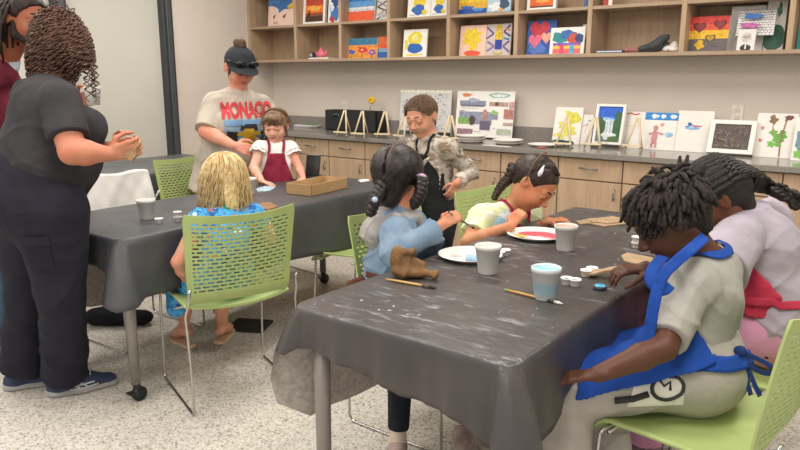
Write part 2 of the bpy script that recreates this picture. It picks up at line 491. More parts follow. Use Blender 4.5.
def strap(bv, pts, wid, mats, name, parent, n=24, out=.004, thick=.0025, wn=None):
    """a band laid over a surface through the given points"""
    pts = [V(p) for p in pts]; P = []
    for t in np.linspace(0, len(pts)-1, n):
        i = min(int(t), len(pts)-2); u = t-i
        p0, p1, p2, p3 = pts[max(i-1, 0)], pts[i], pts[i+1], pts[min(i+2, len(pts)-1)]
        P.append(.5*((2*p1)+(p2-p0)*u+(2*p0-5*p1+4*p2-p3)*u*u+(3*p1-p0-3*p2+p3)*u**3))
    rows = []
    for k, p in enumerate(P):
        tg = unit(P[min(k+1, n-1)]-P[max(k-1, 0)])
        if bv is not None:
            r = bv.find_nearest(Vector([float(x) for x in p])); nn = V(r[1]); c = V(r[0])+nn*out
        else:
            nn = unit(wn); c = p
        sd = unit(np.cross(tg, nn)); row = []
        for a in (-.5, -.25, 0, .25, .5):
            x = c+sd*a*wid
            if bv is not None:
                r2 = bv.find_nearest(Vector([float(y) for y in x]))
                x2 = V(r2[0])+V(r2[1])*out
                if np.linalg.norm(x2-x) < wid*.5: x = x2
            row.append((x, nn))
        rows.append(row)
    m = MB()
    w = 5
    vs = [x for row in rows for (x, nn) in row]+[x+nn*thick for row in rows for (x, nn) in row]
    N = n*w; fs = []
    for i in range(n-1):
        for j in range(w-1):
            a = i*w+j; fs.append((a, a+w, a+w+1, a+1)); fs.append((N+a, N+a+1, N+a+w+1, N+a+w))
        fs.append((i*w, N+i*w, N+(i+1)*w, (i+1)*w)); e = i*w+w-1; fs.append((e, e+w, N+e+w, N+e))
    for j in range(w-1):
        fs.append((j, j+1, N+j+1, N+j)); a = (n-1)*w+j; fs.append((a, N+a, N+a+1, a+1))
    m.add(vs, fs, 0, True)
    return m.build(name, mats, parent, True)
def braid(m, pts, r, turns, mi=0, n=90, taper=.5):
    """three strands plaited along a path"""
    pts = [V(p) for p in pts]; K = len(pts)-1
    def pos(t):
        t = t*K; i = min(int(t), K-1); u = t-i
        p0, p1, p2, p3 = pts[max(i-1, 0)], pts[i], pts[i+1], pts[min(i+2, K)]
        return .5*((2*p1)+(p2-p0)*u+(2*p0-5*p1+4*p2-p3)*u*u+(3*p1-p0-3*p2+p3)*u**3)
    ref = V(.3, .5, .1)
    for k in range(3):
        P = []; R = []
        for i in range(n):
            t = i/(n-1); p = pos(t); tg = unit(pos(min(1, t+.01))-pos(max(0, t-.01)))
            a = unit(np.cross(tg, ref)); b2 = np.cross(tg, a); w = 2*PI*(turns*t+k/3)
            rr = r*(1-taper*t)
            P.append(p+rr*(.62*math.sin(w)*a+.36*math.sin(2*w)*b2)); R.append(rr*.62)
        m.tube(P, R, 7, mi)
# ------------------------------------------------------------------ setting materials
def m_floor():
    t = NT('terrazzo'); t.pbr(.38, 0, .4)
    def chips(scale, seed):
        v = t.n('ShaderNodeTexVoronoi', Scale=scale); 
        mp = t.n('ShaderNodeMapping'); tc = t.n('ShaderNodeTexCoord'); mp.inputs['Location'].default_value = (seed, seed*.7, 0)
        t.l(tc.outputs['Object'], mp.inputs['Vector']); t.l(mp.outputs['Vector'], v.inputs['Vector'])
        return v.outputs['Color'], v.outputs['Distance']
    c1, d1 = chips(120, 0.); c2, d2 = chips(75, 3.1)
    s = t.n('ShaderNodeSeparateColor'); t.l(c1, s.inputs[0]); s2 = t.n('ShaderNodeSeparateColor'); t.l(c2, s2.inputs[0])
    a = t.ramp(s.outputs[0], [(0, '8a847d'), (.05, 'aaa39a'), (.18, 'c2bbb1'), (.42, 'd2ccc2'), (.75, 'ded8cf')], True)
    b = t.ramp(s2.outputs[1], [(0, '8e877f'), (.06, 'b3aba1'), (.18, 'd0c9bf'), (.5, 'd8d2c8')], True)
    f = t.ramp(d2, [(.0, 1.), (.38, 1.), (.45, 0.)])
    m = t.mix(.5, a, b); t.col(t.mix(f, a, m)); return t.m
def m_wood(name, c1, c2, along=(1, 1, 14), scale=3.2, rough=.5):
    t = NT(name); t.pbr(rough, 0, .3)
    n1 = t.noise(scale, 6, along, .65); n2 = t.noise(scale*7, 4, along)
    m = t.n('ShaderNodeMath', _operation='MULTIPLY_ADD'); t.l(n2, m.inputs[0]); m.inputs[1].default_value = .4; t.l(n1, m.inputs[2])
    t.col(t.ramp(m.outputs[0], [(.45, c1), (.95, c2)])); t.bump(n2, .06, .001); return t.m
def m_plastic_sheet(streak=.0, seed=0., base='4a4543', hi='5d5754'):
    t = NT('plastic_sheet'); t.pbr(.40, 0, .5)
    c = t.ramp(t.noise(4, 5), [(.3, base), (.7, hi)])
    def coords(rot, sc):
        tc = t.n('ShaderNodeTexCoord'); mp = t.n('ShaderNodeMapping'); mp.inputs['Rotation'].default_value = (0, 0, rot); mp.inputs['Scale'].default_value = sc; mp.inputs['Location'].default_value = (seed, seed*2, 0)
        t.l(tc.outputs['Object'], mp.inputs['Vector']); return mp.outputs['Vector']
    def nz(scale, vec, detail=4, rough=.6, typ=None):
        nd = t.n('ShaderNodeTexNoise', Scale=scale, Detail=detail, Roughness=rough)
        if typ: nd.noise_type = typ
        t.l(vec, nd.inputs['Vector']); return nd.outputs['Fac']
    def mul(a, b):
        m = t.n('ShaderNodeMath', _operation='MULTIPLY'); t.l(a, m.inputs[0])
        if isinstance(b, float): m.inputs[1].default_value = b
        else: t.l(b, m.inputs[1])
        return m.outputs[0]
    ge = t.n('ShaderNodeNewGeometry'); sx = t.n('ShaderNodeSeparateXYZ'); t.l(ge.outputs['Normal'], sx.inputs[0]); flat_top = t.ramp(sx.outputs[2], [(.45, 0.), (.8, 1.)])
    if streak:
        for rot, sc, th in ((.7, (1, 4.5, 2), .60), (-.35, (1, 6, 2), .62)):
            big = t.ramp(nz(2.4, coords(rot, (1, 1, 1)), 3), [(.46, 0.), (.60, 1.)])
            big = mul(big, flat_top)
            fine = t.ramp(nz(8, coords(rot, sc), 7, .75), [(th-.06, 0.), (th+.10, 1.)])
            c = t.mix(mul(mul(big, fine), streak), c, 'c2c4ca')
        sp = t.ramp(nz(60, coords(0, (1, 1, 1)), 1), [(.735, 0.), (.75, .8)])
        c = t.mix(mul(mul(sp, flat_top), t.ramp(nz(3.3, coords(1, (1, 1, 1)), 2), [(.50, 0.), (.58, 1.)])), c, 'd4d6d8')
    t.col(c)
    h1 = nz(3.5, coords(.5, (1, 1.6, 1)), 3, .5, 'RIDGED_MULTIFRACTAL'); h2 = nz(13, coords(-.4, (1, 1, 1)), 3)
    m = t.n('ShaderNodeMath', _operation='MULTIPLY_ADD'); t.l(h2, m.inputs[0]); m.inputs[1].default_value = .5; t.l(h1, m.inputs[2])
    t.bump(m.outputs[0], .45, .014); return t.m
def m_counter():
    t = NT('solid_surface'); t.pbr(.16, 0, .5)
    t.col(t.ramp(t.noise(120, 3), [(.35, '7f7a73'), (.65, '908b84')])); return t.m
M_WALL = flat('d9cec2', .85, 0, .015, 2, .04)
M_OAK = m_wood('oak_laminate', 'a68b70', 'c3a98c', (9, 9, .8), 3)
M_OAKH = m_wood('oak_laminate_shelf', '9b856f', 'b9a188', (.8, 9, 9), 3)
M_DARK = flat('3e4145', .4, .3, .04)
M_CHROME = flat('b9b8b4', .22, 1., .03)
M_STEEL = flat('8d8a85', .35, .9, .04)
M_LEG = flat('8f8983', .45, .35, .03)
M_BLACK = flat('1d1d1f', .5, 0, .1)
M_BLACKS = flat('26272a', .35, 0, .1)
M_LIME = flat('aabb76', .42, 0, .03, 8)
M_WHITE = flat('ece8e2', .7, 0, .015)
M_CUP = flat('d8d5cf', .55, 0, .02)
M_PINE = m_wood('pine', 'dcc6a0', 'ecdcbc', (9, 9, 1), 4)
M_KRAFT = flat('a48a6c', .85, 0, .07, 12, .05)
M_BROWNCARD = flat('8a6745', .8, 0, .10, 14, .05)

def structure(o, name=None): return tag(o, kind='structure')
def bx(name, lo, hi, mat, parent=None, bev=0., world=False):
    m = MB(); m.box(lo, hi, 0, bev); return m.build(name, mat, parent, world)
YW, XL, H2 = 5.05, -5.52, 2.78
structure(bx('floor', (-7.2, -3, -.06), (4, YW+.1, 0), m_floor()))
structure(bx('wall_back', (XL-.12, YW, 0), (4, YW+.12, H2), M_WALL))
structure(bx('ceiling', (XL-.12, -3, H2), (4, YW+.12, H2+.1), flat('e4e0d8', .9, 0, .02)))
m = MB(); m.box((XL-.12, 3.88, 0), (XL, YW, H2)); m.box((XL-.12, -3, 2.62), (XL, 3.88, H2)); structure(m.build('wall_left', M_WALL))
for i, (y0, y1, nm) in enumerate(((2.915, 3.775, 'window_1'), (1.0, 2.815, 'window_2'))):
    m = MB(); m.box((XL-.06, y0, .0), (XL-.045, y1, 2.62))
    t = NT('frosted_glass'); t.pbr(.3, 0, .5); t.col(t.ramp(t.noise(1.3, 2), [(.3, 'c4c2b7'), (.7, 'cdcbc1')]))
    structure(m.build(nm, t.m))
for i, y in enumerate((3.82, 2.865, .95)):
    m = MB(); m.box((XL-.10, y-.05, 0), (XL+.03, y+.05, 2.62), 0, .006); m.box((XL-.0, y-.022, 0), (XL+.045, y+.022, 2.62), 1, .004)
    structure(m.build('trim_%d' % (i+1), [M_DARK, flat('565a5f', .35, .4, .04)]))
structure(bx('trim_4', (XL-.1, -1, 2.58), (XL+.03, 3.87, 2.64), M_DARK))
structure(bx('baseboard_back', (XL, YW-.012, 0), (-5.5+.0, YW, .1), M_DARK))
structure(bx('baseboard_left', (XL, 3.88, 0), (XL+.012, 4.4, .1), M_DARK))

# ------------------------------------------------------------------ open shelf unit on the wall
SHX = (-5.50, -4.86, -4.30, -3.757, -3.16, -2.564, -2.0, -1.377, -.768, -.15, .46)
SY0, SZ0, SZ1, SZ2 = 4.735, 1.53, 1.845, 2.17
us = thing('wall_shelf', 'long oak open shelf unit of square compartments hung along the back wall', 'shelf', (-2.5, 4.9, SZ0))
o = bx('bottom_board', (-5.517, SY0, SZ0), (.48, YW-.002, SZ0+.024), M_OAKH, us, .001, True)
bx('middle_board', (-5.5, SY0+.004, SZ1), (.46, YW-.002, SZ1+.022), M_OAKH, us, .001, True)
bx('top_board', (-5.5, SY0, SZ2), (.48, YW-.002, SZ2+.024), M_OAKH, us, .001, True)
bx('back_panel', (-5.5, YW-.012, SZ0), (.46, YW-.002, SZ2), M_OAK, us, 0, True)
for i, x in enumerate(SHX):
    bx('side_panel' if i in (0, len(SHX)-1) else 'divider', (x-.016, SY0+.001, SZ0+.02), (x+.016, YW-.005, SZ2+.005), M_OAK, us, .001, True)
ZB, ZM = SZ0+.0245, SZ1+.0225

# ------------------------------------------------------------------ base cabinets and worktop
CX = (-5.5, -5.05, -4.6, -4.19, -3.78, -3.35, -2.92, -2.494, -2.046, -1.597, -1.14, -.674, -.2, .25)
CY = 4.45
lab = {0: 'in the corner behind the woman in the cap', 1: 'behind the toddler in the burgundy apron', 2: 'under the flat green book, right of the toddler',
       3: 'under the black bin and its first wooden easel', 4: 'left of the boy in camouflage', 5: 'hidden mostly by the boy in camouflage', 6: 'under the collage poster, beside the camouflage elbow',
       7: 'under the paper plates, behind the hair clip girl', 8: 'under the framed waterfall painting', 9: 'under the bear painting, behind the locs boy',
       10: 'under the blue squiggle painting', 11: 'under the tree painting at the right', 12: 'past the tree painting at the right edge'}
for i in range(len(CX)-1):
    x0, x1 = CX[i], CX[i+1]
    t = thing('base_cabinet', 'oak base cabinet with bar pull drawer, '+lab[i], 'cabinet', ((x0+x1)/2, 4.74, 0), 'base cabinets under the grey worktop')
    w = (x1-x0)/2; g = .004
    bx('body', (-w+.001, -.27, .10), (w-.001, .30, .869), M_OAK, t)
    bx('toe_kick', (-w+.001, -.22, 0), (w-.001, .28, .10), M_DARK, t)
    d = bx('drawer', (-w+g, -.295, .722), (w-g, -.271, .862), M_OAK, t, .002)
    m = MB(); m.tube([(-.065, -.318, .800), (.065, -.318, .800)], .005, 8); m.tube([(-.05, -.318, .8), (-.05, -.294, .8)], .004, 6); m.tube([(.05, -.318, .8), (.05, -.294, .8)], .004, 6)
    m.build('handle', M_STEEL, d)
    d = bx('door', (-w+g, -.295, .105), (w-g, -.271, .714), M_OAK, t, .002)
    m = MB(); hx = w-.045; m.tube([(hx, -.318, .60), (hx, -.318, .68)], .005, 8); m.tube([(hx, -.318, .61), (hx, -.294, .61)], .004, 6); m.tube([(hx, -.318, .67), (hx, -.294, .67)], .004, 6)
    m.build('handle', M_STEEL, d)
t = thing('worktop', 'long grey solid surface worktop with low backsplash over the oak cabinets', 'worktop', (-2.5, 4.7, .87))
MC = m_counter()
bx('slab', (XL+.003, 4.41, .87), (.3, YW-.022, .905), MC, t, .003, True)
bx('backsplash', (XL+.003, YW-.021, .87), (.3, YW-.001, 1.01), MC, t, .002, True)
ZC = .9055

# ------------------------------------------------------------------ tables with plastic covers
def table(x0, x1, y0, y1, label, skip=()):
    t = thing('folding_table', label, 'table', ((x0+x1)/2, (y0+y1)/2, 0), 'training tables on casters')
    bx('tabletop', (x0+.02, y0+.02, .712), (x1-.02, y1-.02, .742), flat('b9b2a8', .5), t, .006, True)
    for i, (x, y) in enumerate(((x0+.055, y0+.06), (x1-.055, y0+.06), (x1-.055, y1-.06), (x0+.055, y1-.06))):
        m = MB(); m.tube([(x, y, .711), (x, y, .085)], [.027, .021], 16)
        lg = m.build('leg', M_LEG, t, True)
        m = MB(); m.tube([(x-.012, y+.012, .034), (x+.012, y+.012, .034)], .033, 16); m.tube([(x, y, .09), (x, y+.008, .05)], .016, 10)
        m.box((x-.016, y-.04, .044), (x+.016, y-.018, .052), 0)
        m.build('caster', M_BLACK, lg, True)
    return t
def tablecloth(label, x0, x1, y0, y1, drops, mat, flare, seed=0, z=.7435):
    rr = random.Random(seed); per = []
    cs = [(x0, y0), (x1, y0), (x1, y1), (x0, y1)]; r = .035
    N = 34
    for s in range(4):
        a = V(cs[s]); b = V(cs[(s+1) % 4]); d = unit(b-a); nrm = V(d[1], -d[0]); L = np.linalg.norm(b-a)
        for i in range(N):
            u = (r+(L-2*r)*i/(N-1))/L; per.append((a+d*L*u, nrm, s+u))
        c = b-d*r-nrm*r; d2 = V(-nrm[0], -nrm[1])
        for i in range(1, 8):
            an = PI/2*i/8; nn = nrm*math.cos(an)+d*math.sin(an); per.append((c+nn*r, nn, s+1-.012+.024*i/8))
    n = len(per)
    ks = sorted(drops); 
    def drop(s):
        s = s % 4
        for a, b in zip(ks[:-1], ks[1:]):
            if a <= s <= b:
                u = (s-a)/(b-a); return drops[a]+(drops[b]-drops[a])*u
        return drops[ks[-1]]
    lay = []
    for off in (0.,):
        rings = [[(p[0]-q[0]*.004, p[1]-q[1]*.004, z+.0035+off) for p, q, s in per], [(p[0]+q[0]*(.004+off), p[1]+q[1]*(.004+off), z-.006) for p, q, s in per]]
        K = 12
        for j in range(1, K+1):
            v = j/K; ring = []
            for p, q, s in per:
                D = drop(s); cd = abs(s-round(s)); cor = max(0, 1-cd/.16)
                fold = .5+.5*math.cos((s-round(s))*60)*math.exp(-(cd/.12)**2)
                fx = flare*(v**.8)*(.45+2.2*cor*cor*fold*(1.25 if round(s) % 4 == 0 else 1))*D/.3+.008*math.sin(s*23+seed)*v+.004*math.sin(s*61+seed*2)*v
                ring.append((p[0]+q[0]*(.005+off+fx), p[1]+q[1]*(.005+off+fx), z-.006-D*v*(1-.03*math.sin(s*9))))
            rings.append(ring)
        lay.append(rings)
    m = MB()
    for li, rings in enumerate(lay):
        vs = [p for ring in rings for p in ring]; fs = []
        for j in range(len(rings)-1):
            for i in range(n):
                a, b = j*n+i, j*n+(i+1) % n
                q = (a, a+n, b+n, b); fs.append(q if li == 0 else q[::-1])
        m.add(vs, fs, li, True)
    top = lay[0][0]; m.add(top, [tuple(range(n))], 0, False)
    o = m.build('tablecloth', [mat, flat('a8a19a', .95, 0, .10, 60)])
    md = o.modifiers.new('felt_backing', 'SOLIDIFY'); md.thickness = .0025; md.offset = -1; md.material_offset = 1; md.material_offset_rim = 0
    recentre(o); return tag(o, label, 'tablecloth', 'black plastic table covers')
T1 = (-3.30, -2.60, 1.50, 3.42); T2 = (-1.44, -.715, 1.36, 3.34); T3 = (-5.15, -4.30, 2.2, 3.64)
table(*T1, 'covered table that the woman in black and the blonde girl work at')
table(*T2, 'covered table nearest the camera, with plates and brushes on it')
table(*T3, 'covered table by the frosted window, behind the green chairs')
tablecloth('dark plastic cover on the table with the cardboard box', *T1, {0: .14, .1: .13, .5: .13, .85: .13, .96: .17, 1: .27, 1.03: .25, 1.2: .24, 1.6: .29, 1.95: .30, 2.0: .40, 2.5: .3, 2.9: .4, 3.0: .5, 3.2: .54, 3.75: .54, 3.97: .45, 3.99: .16, 4: .14},
           m_plastic_sheet(.12, 1.3, '3e3f42', '4e4f52'), .05, 1)
tablecloth('wrinkled dark plastic cover smeared with white paint, nearest the camera', *T2, {0: .125, .04: .115, .1: .11, .5: .14, .8: .165, .95: .22, 1: .30, 1.05: .22, 1.2: .13, 1.6: .15, 2: .2, 2.5: .2, 2.95: .25, 3.0: .3, 3.5: .38, 3.75: .43, 3.965: .38, 3.988: .33, 3.995: .15, 4: .125},
           m_plastic_sheet(.9, .4, '3a3635', '4b4643'), .05, 2)
tablecloth('dark plastic cover on the table by the frosted window', *T3, {0: .25, 1: .2, 2: .25, 3: .2, 4: .25}, m_plastic_sheet(.35, 2.2, '4a4c50', '5b5d61'), .03, 3)
ZT = .7475

# ------------------------------------------------------------------ stacking chairs with perforated backs
def chair_back_mesh():
    m = MB(); W, z0, z1 = .47, .462, .865
    nx, rows = 50, 20
    def P(u, v, off):
        a = 2*u-1; w = W*(.98+.05*v-.03*(1-v))
        top = z1-.018*(1-a*a)+.0
        z = z0+(top-z0)*v
        # rounded corners
        e = max(0, v-.90)/.10; w *= 1-.035*e*e
        y = -.195-.04*v-.02*v*v-.035*(1-a*a)*(.35+.65*v)+.02
        if v < .14: y += .034*((.14-v)/.14)**2
        return (a*w/2, y-off, z)
    nv = rows*2+6; vs = []; fs = []
    for off in (0, .0065):
        for j in range(nv+1):
            for i in range(nx+1): vs.append(P(i/nx, j/nv, off))
    A = (nv+1)*(nx+1); idx = lambda i, j, l: l*A+j*(nx+1)+i
    solid = np.ones((nx, nv), bool)
    for r in range(rows):
        j = 3+2*r
        if j < 6: continue
        for i in range(3, nx-3):
            if (i+(2 if r % 2 else 0)) % 4 != 0: solid[i, j] = False
    for i in range(nx):
        for j in range(nv):
            if not solid[i, j]: continue
            fs.append((idx(i, j, 0), idx(i, j+1, 0), idx(i+1, j+1, 0), idx(i+1, j, 0)))
            fs.append((idx(i, j, 1), idx(i+1, j, 1), idx(i+1, j+1, 1), idx(i, j+1, 1)))
            for di, dj, e in ((-1, 0, ((0, 0), (0, 1))), (1, 0, ((1, 1), (1, 0))), (0, -1, ((1, 0), (0, 0))), (0, 1, ((0, 1), (1, 1)))):
                a, b = i+di, j+dj
                if 0 <= a < nx and 0 <= b < nv and solid[a, b]: continue
                (p, q), (s, t) = e
                fs.append((idx(i+p, j+q, 0), idx(i+p, j+q, 1), idx(i+s, j+t, 1), idx(i+s, j+t, 0)))
    m.add(vs, fs, 0, False); return m
def chair_seat_mesh():
    m = MB()
    def S(u, v, off):
        a = 2*u-1; b = v
        w = .235*(1-.04*b)
        y = -.158+.398*b
        z = .452-.018*(1-a*a)*(1-.6*b)-.045*max(0, (b-.86)/.14)**2+.014*abs(a)**3
        return (a*w, y, z-off)
    n = 20; vs = [S(i/n, j/n, 0) for j in range(n+1) for i in range(n+1)]+[S(i/n, j/n, .011) for j in range(n+1) for i in range(n+1)]
    A = (n+1)**2; fs = []
    for j in range(n):
        for i in range(n):
            a = j*(n+1)+i; fs.append((a, a+1, a+n+2, a+n+1)); fs.append((A+a, A+a+n+1, A+a+n+2, A+a+1))
    ed = [(i, 0) for i in range(n)]+[(n, j) for j in range(n)]+[(n-i, n) for i in range(n)]+[(0, n-j) for j in range(n)]
    for k, (i, j) in enumerate(ed):
        i2, j2 = ed[(k+1) % len(ed)]; a, b = j*(n+1)+i, j2*(n+1)+i2; fs.append((a, A+a, A+b, b))
    m.add(vs, fs, 0, True); return m
def make_chair(label, loc, rz, group='lime green stacking chairs'):
    t = thing('stacking_chair', label, 'chair', loc, group, rz)
    chair_seat_mesh().build('seat', M_LIME, t); chair_back_mesh().build('backrest', M_LIME, t)
    for q in (-1, 1):
        m = MB(); x = q*.245
        arc = lambda cy, cz, a0, a1: [(x, cy+.03*math.cos(a0+(a1-a0)*k/5), cz+.03*math.sin(a0+(a1-a0)*k/5)) for k in range(6)]
        pts = [(q*.20, .19, .437), (q*.235, .195, .437), (x, .20, .425), (x, .215, .2)]+arc(.19, .036, 0, -PI/2)+arc(-.21, .036, -PI/2, -PI)+[(x, -.235, .25), (x, -.20, .43), (q*.238, -.235, .50), (q*.232, -.25, .56)]
        m.tube(pts, .0058, 8); m.build('sled_leg', M_CHROME, t)
    m = MB(); m.tube([(-.24, -.02, .418), (.24, -.02, .418)], .006, 8); m.tube([(-.215, .19, .420), (.215, .19, .420)], .006, 8); m.build('crossbar', M_CHROME, t)
    return t
CH0 = None
def place_chair(label, x, y, face):
    """face: room direction the sitter looks at"""
    global CH0
    rz = math.atan2(face[1], face[0])-PI/2
    if CH0 is None:
        CH0 = make_chair(label, (x, y, 0), rz); return CH0
    r = CH0.copy(); C.objects.link(r); r.location = (x, y, 0); r.rotation_euler = (0, 0, rz); r['label'] = label
    for ch in CH0.children:
        c = ch.copy(); C.objects.link(c); c.parent = r
    return r
place_chair('lime green chair under the blonde girl, its whole back to the camera', -2.47, 1.93, (-.94, .335))
place_chair('lime green chair behind the girl in the denim jacket', -1.555, 2.24, (1, 0))
place_chair('empty lime green chair at an angle, right of the denim girl\'s head', -2.47, 2.93, (-.97, -.24))
place_chair('lime green chair behind the girl with the white hair clip', -1.53, 2.97, (1, -.05))
place_chair('empty lime green chair between the two far tables, right of the white bag', -3.85, 2.90, (1, .1))
place_chair('lime green chair with a white bag draped over its back', -3.385, 2.06, (1, .05))
place_chair('lime green chair behind the toddler', -3.62, 3.26, (1, -.1))
place_chair('lime green chair nearest the camera, under the locs boy', -.42, 1.98, (-1, .12))
place_chair('lime green chair under the girl in pink dotted trousers', -.36, 2.50, (-1, .05))
# ------------------------------------------------------------------ paintings
def R_(u0, v0, u1, v1, c): return (c, [(u0, v0), (u1, v0), (u1, v1), (u0, v1)])
def E_(cu, cv, ru, rv, c, wob=0., seed=1, n=20):
    r = random.Random(seed); k = [r.uniform(0, 6) for _ in range(3)]
    return (c, [(cu+ru*math.cos(a)*(1+wob*math.sin(3*a+k[0])+wob*.6*math.sin(5*a+k[1])), cv+rv*math.sin(a)*(1+wob*math.sin(2*a+k[2])+wob*.6*math.sin(5*a+k[1]))) for a in [2*PI*i/n for i in range(n)]])
def P_(c, *pts): return (c, list(pts))
def Hrt(cu, cv, s, c, asp=1.):
    return (c, [(cu+s*asp*16*math.sin(t)**3/17, cv+s*(13*math.cos(t)-5*math.cos(2*t)-2*math.cos(3*t)-math.cos(4*t))/17) for t in [2*PI*i/26 for i in range(26)]])
def Ln(c, w, *pts):
    out = []
    for (a, b), (d, e) in zip(pts[:-1], pts[1:]):
        l = math.hypot(d-a, e-b) or 1; nx, ny = -(e-b)/l*w/2, (d-a)/l*w/2
        out.append((c, [(a+nx, b+ny), (a-nx, b-ny), (d-nx, e-ny), (d+nx, e+ny)]))
    return out
def flatten(sh):
    r = []
    for s in sh:
        if isinstance(s, list): r += s
        else: r.append(s)
    return r
def painting(label, px0, px1, yt, zb, yp, shapes, base='eeeae3', th=.016, frame=0., lean=.10, group=None, cat='painting', fcol='efebe5', name='canvas_painting', ymid=None, rz=0., hh=None):
    ym = ymid if ymid is not None else yt+12
    x0, x1 = hit(px0, ym, 1, yp)[0], hit(px1, ym, 1, yp)[0]; w = x1-x0
    h = hh if hh else hit((px0+px1)/2, yt, 1, yp)[2]-zb
    m = MB(); m.box((-w/2, 0, 0), (w/2, th, h), 0, .0015); mats = [flat(base, .75, 0, .02)]; ids = {}
    f = frame
    for k, (c, pts) in enumerate(flatten(shapes)):
        if c not in ids: ids[c] = len(mats); mats.append(flat(c, .6, 0, .12, 45))
        ww, h2 = w-2*f, h-2*f
        q = [(max(-ww/2, min(ww/2, (u-.5)*ww)), -.0008-.00025*k, f+max(0, min(1, v))*h2) for u, v in pts]
        m.add(q, [tuple(range(len(q)))], ids[c])
    if f:
        o = thing(name, label, cat, ((x0+x1)/2, yp, zb), group)
        m.build('picture', mats, o)
        m = MB()
        for lo, hi in (((-w/2-.002, -.012, -.0), (-w/2+f, th+.004, h)), ((w/2-f, -.012, -.0), (w/2+.002, th+.004, h)), ((-w/2+f, -.012, -.0), (w/2-f, th+.004, f)), ((-w/2+f, -.012, h-f), (w/2-f, th+.004, h))):
            m.box(lo, hi, 0, .002)
        m.build('frame', flat(fcol, .5, 0, .02), o)
    else:
        o = m.build(name, mats); tag(o, label, cat, group); o.location = ((x0+x1)/2, yp, zb)
    o.rotation_euler = (-lean, 0, rz); return o
GT, GL, GW = 'paintings in the upper row of the wall shelf', 'paintings in the lower row of the wall shelf', 'paintings leaning on the grey worktop'
random.seed(3)
sc = lambda n, c, w, s: [l for q in range(n) for l in [Ln(c, w, *[(.1+.8*random.Random(s*31+q*7+i).random(), .1+.8*random.Random(s*17+q*5+i*3).random()) for i in range(2)])]]
# upper row
yu = 4.83
painting('pale pink canvas with blue and yellow top band and small dark marks', 267.5, 294, -8, ZM, yu, [R_(0, .62, .75, 1, '4d7fb8'), R_(.75, .5, 1, 1, 'd9b23c'), E_(.55, .62, .3, .18, '3f6ea8', .3, 2), P_('8a3b3b', (.18, .3), (.3, .38), (.24, .22)), P_('8a3b3b', (.55, .3), (.7, .38), (.62, .22)), E_(.3, .12, .1, .05, 'e0aaa0')], 'efd2c2', group=GT, ymid=18)
painting('white framed orange sunset with dark ground', 303.5, 325, -8, ZM, yu, [R_(0, 0, 1, 1, 'e4762e'), R_(0, .62, 1, 1, 'b8452c'), E_(.45, .5, .4, .08, 'f2b04a', .2), R_(0, 0, 1, .25, '4a3326'), R_(0, .22, 1, .34, '8a4c2c'), P_('2b2522', (.1, .2), (.2, .5), (.26, .2))], frame=.022, group=GT, ymid=18)
painting('narrow canvas with blue and red blotches beside the framed sunset', 327.5, 340.5, -8, ZM, yu-.01, [E_(.5, .35, .4, .3, '4476b5', .2, 4), E_(.6, .75, .3, .2, '2d4f8f', .3, 5), E_(.35, .12, .2, .1, 'b23b48', .2, 6), E_(.3, .5, .15, .1, 'd9dde6', .2)], group=GT, ymid=18)
painting('canvas of blue and white bands over orange red', 346.5, 374, -8, ZM, yu, [R_(0, 0, 1, .36, 'dd5b35'), R_(0, .36, 1, .5, 'd8d4d2'), R_(0, .5, 1, .7, '5d95c9'), R_(0, .7, 1, 1, '2f6fb8'), R_(0, .38, 1, .42, 'b9c6d4')], group=GT, ymid=12)
painting('small black and white zigzag canvas', 375, 389, -8, ZM, yu+.02, [Ln('4a4848', .06, (.1, .05), (.9, .3), (.1, .5), (.9, .75), (.1, .95)), Ln('8d8a88', .05, (.1, .2), (.9, .45), (.1, .7)), E_(.5, .2, .3, .1, 'b4b0ad')], 'd8d4cf', group=GT, ymid=10, lean=.16)
for i, (a, b, yy) in enumerate(((407, 430, 12), (430.5, 447, 10))):
    painting(('square' if i == 0 else 'narrower') + ' white canvas with yellow block above blue block, upper row', a, b, -10, ZM, yu, [E_(.5, .62, .26, .30, 'e8c92f', .1, 3+i), E_(.5, .30, .28, .18, '2f66b0', .12, 5+i), R_(.1, .08, .35, .14, 'c7c7c7'), P_('2f66b0', (.16, .3), (.3, .45), (.3, .2)), E_(.75, .2, .12, .08, 'e8c92f', .1)], 'f1eee6', group=GT, ymid=8)
painting('canvas of yellow and blue bands in the third wide compartment', 458.5, 486.5, -10, ZM, yu, [R_(0, 0, 1, .25, '1f4f9e'), R_(0, .25, 1, .5, 'd9a62c'), R_(0, .5, 1, 1, 'e7c637'), E_(.3, .3, .25, .06, '2e65b5', .2), E_(.7, .2, .2, .06, '4f8fd0', .2)], group=GT, ymid=7)
painting('pale blue canvas with white and navy patches', 487, 510.5, -10, ZM, yu, [E_(.35, .3, .25, .2, 'f2f2f2', .2, 2), E_(.7, .4, .2, .25, '41546e', .2, 3), R_(0, 0, 1, .1, '8fa9bd'), E_(.6, .15, .1, .07, 'd9a62c')], 'b9d2e0', group=GT, ymid=6)
painting('white framed orange picture cut by the top edge', 527.5, 556, -12, ZM, yu, [R_(0, 0, 1, 1, 'd9682f'), R_(0, 0, 1, .1, '40302a'), E_(.5, .4, .3, .1, 'f0a64a', .1)], frame=.02, group=GT, ymid=5)
painting('narrow blue edged canvas at the divider above the hearts canvas', 584, 588.5, -14, ZM, yu, [R_(0, 0, 1, .5, '3d5f8e')], 'cfd5da', group=GT, ymid=3)
painting('small white and red canvas at the top edge over the dark shoe', 603, 612, -14, ZM, yu, [R_(0, 0, .6, .6, 'b5423a')], group=GT, ymid=2)
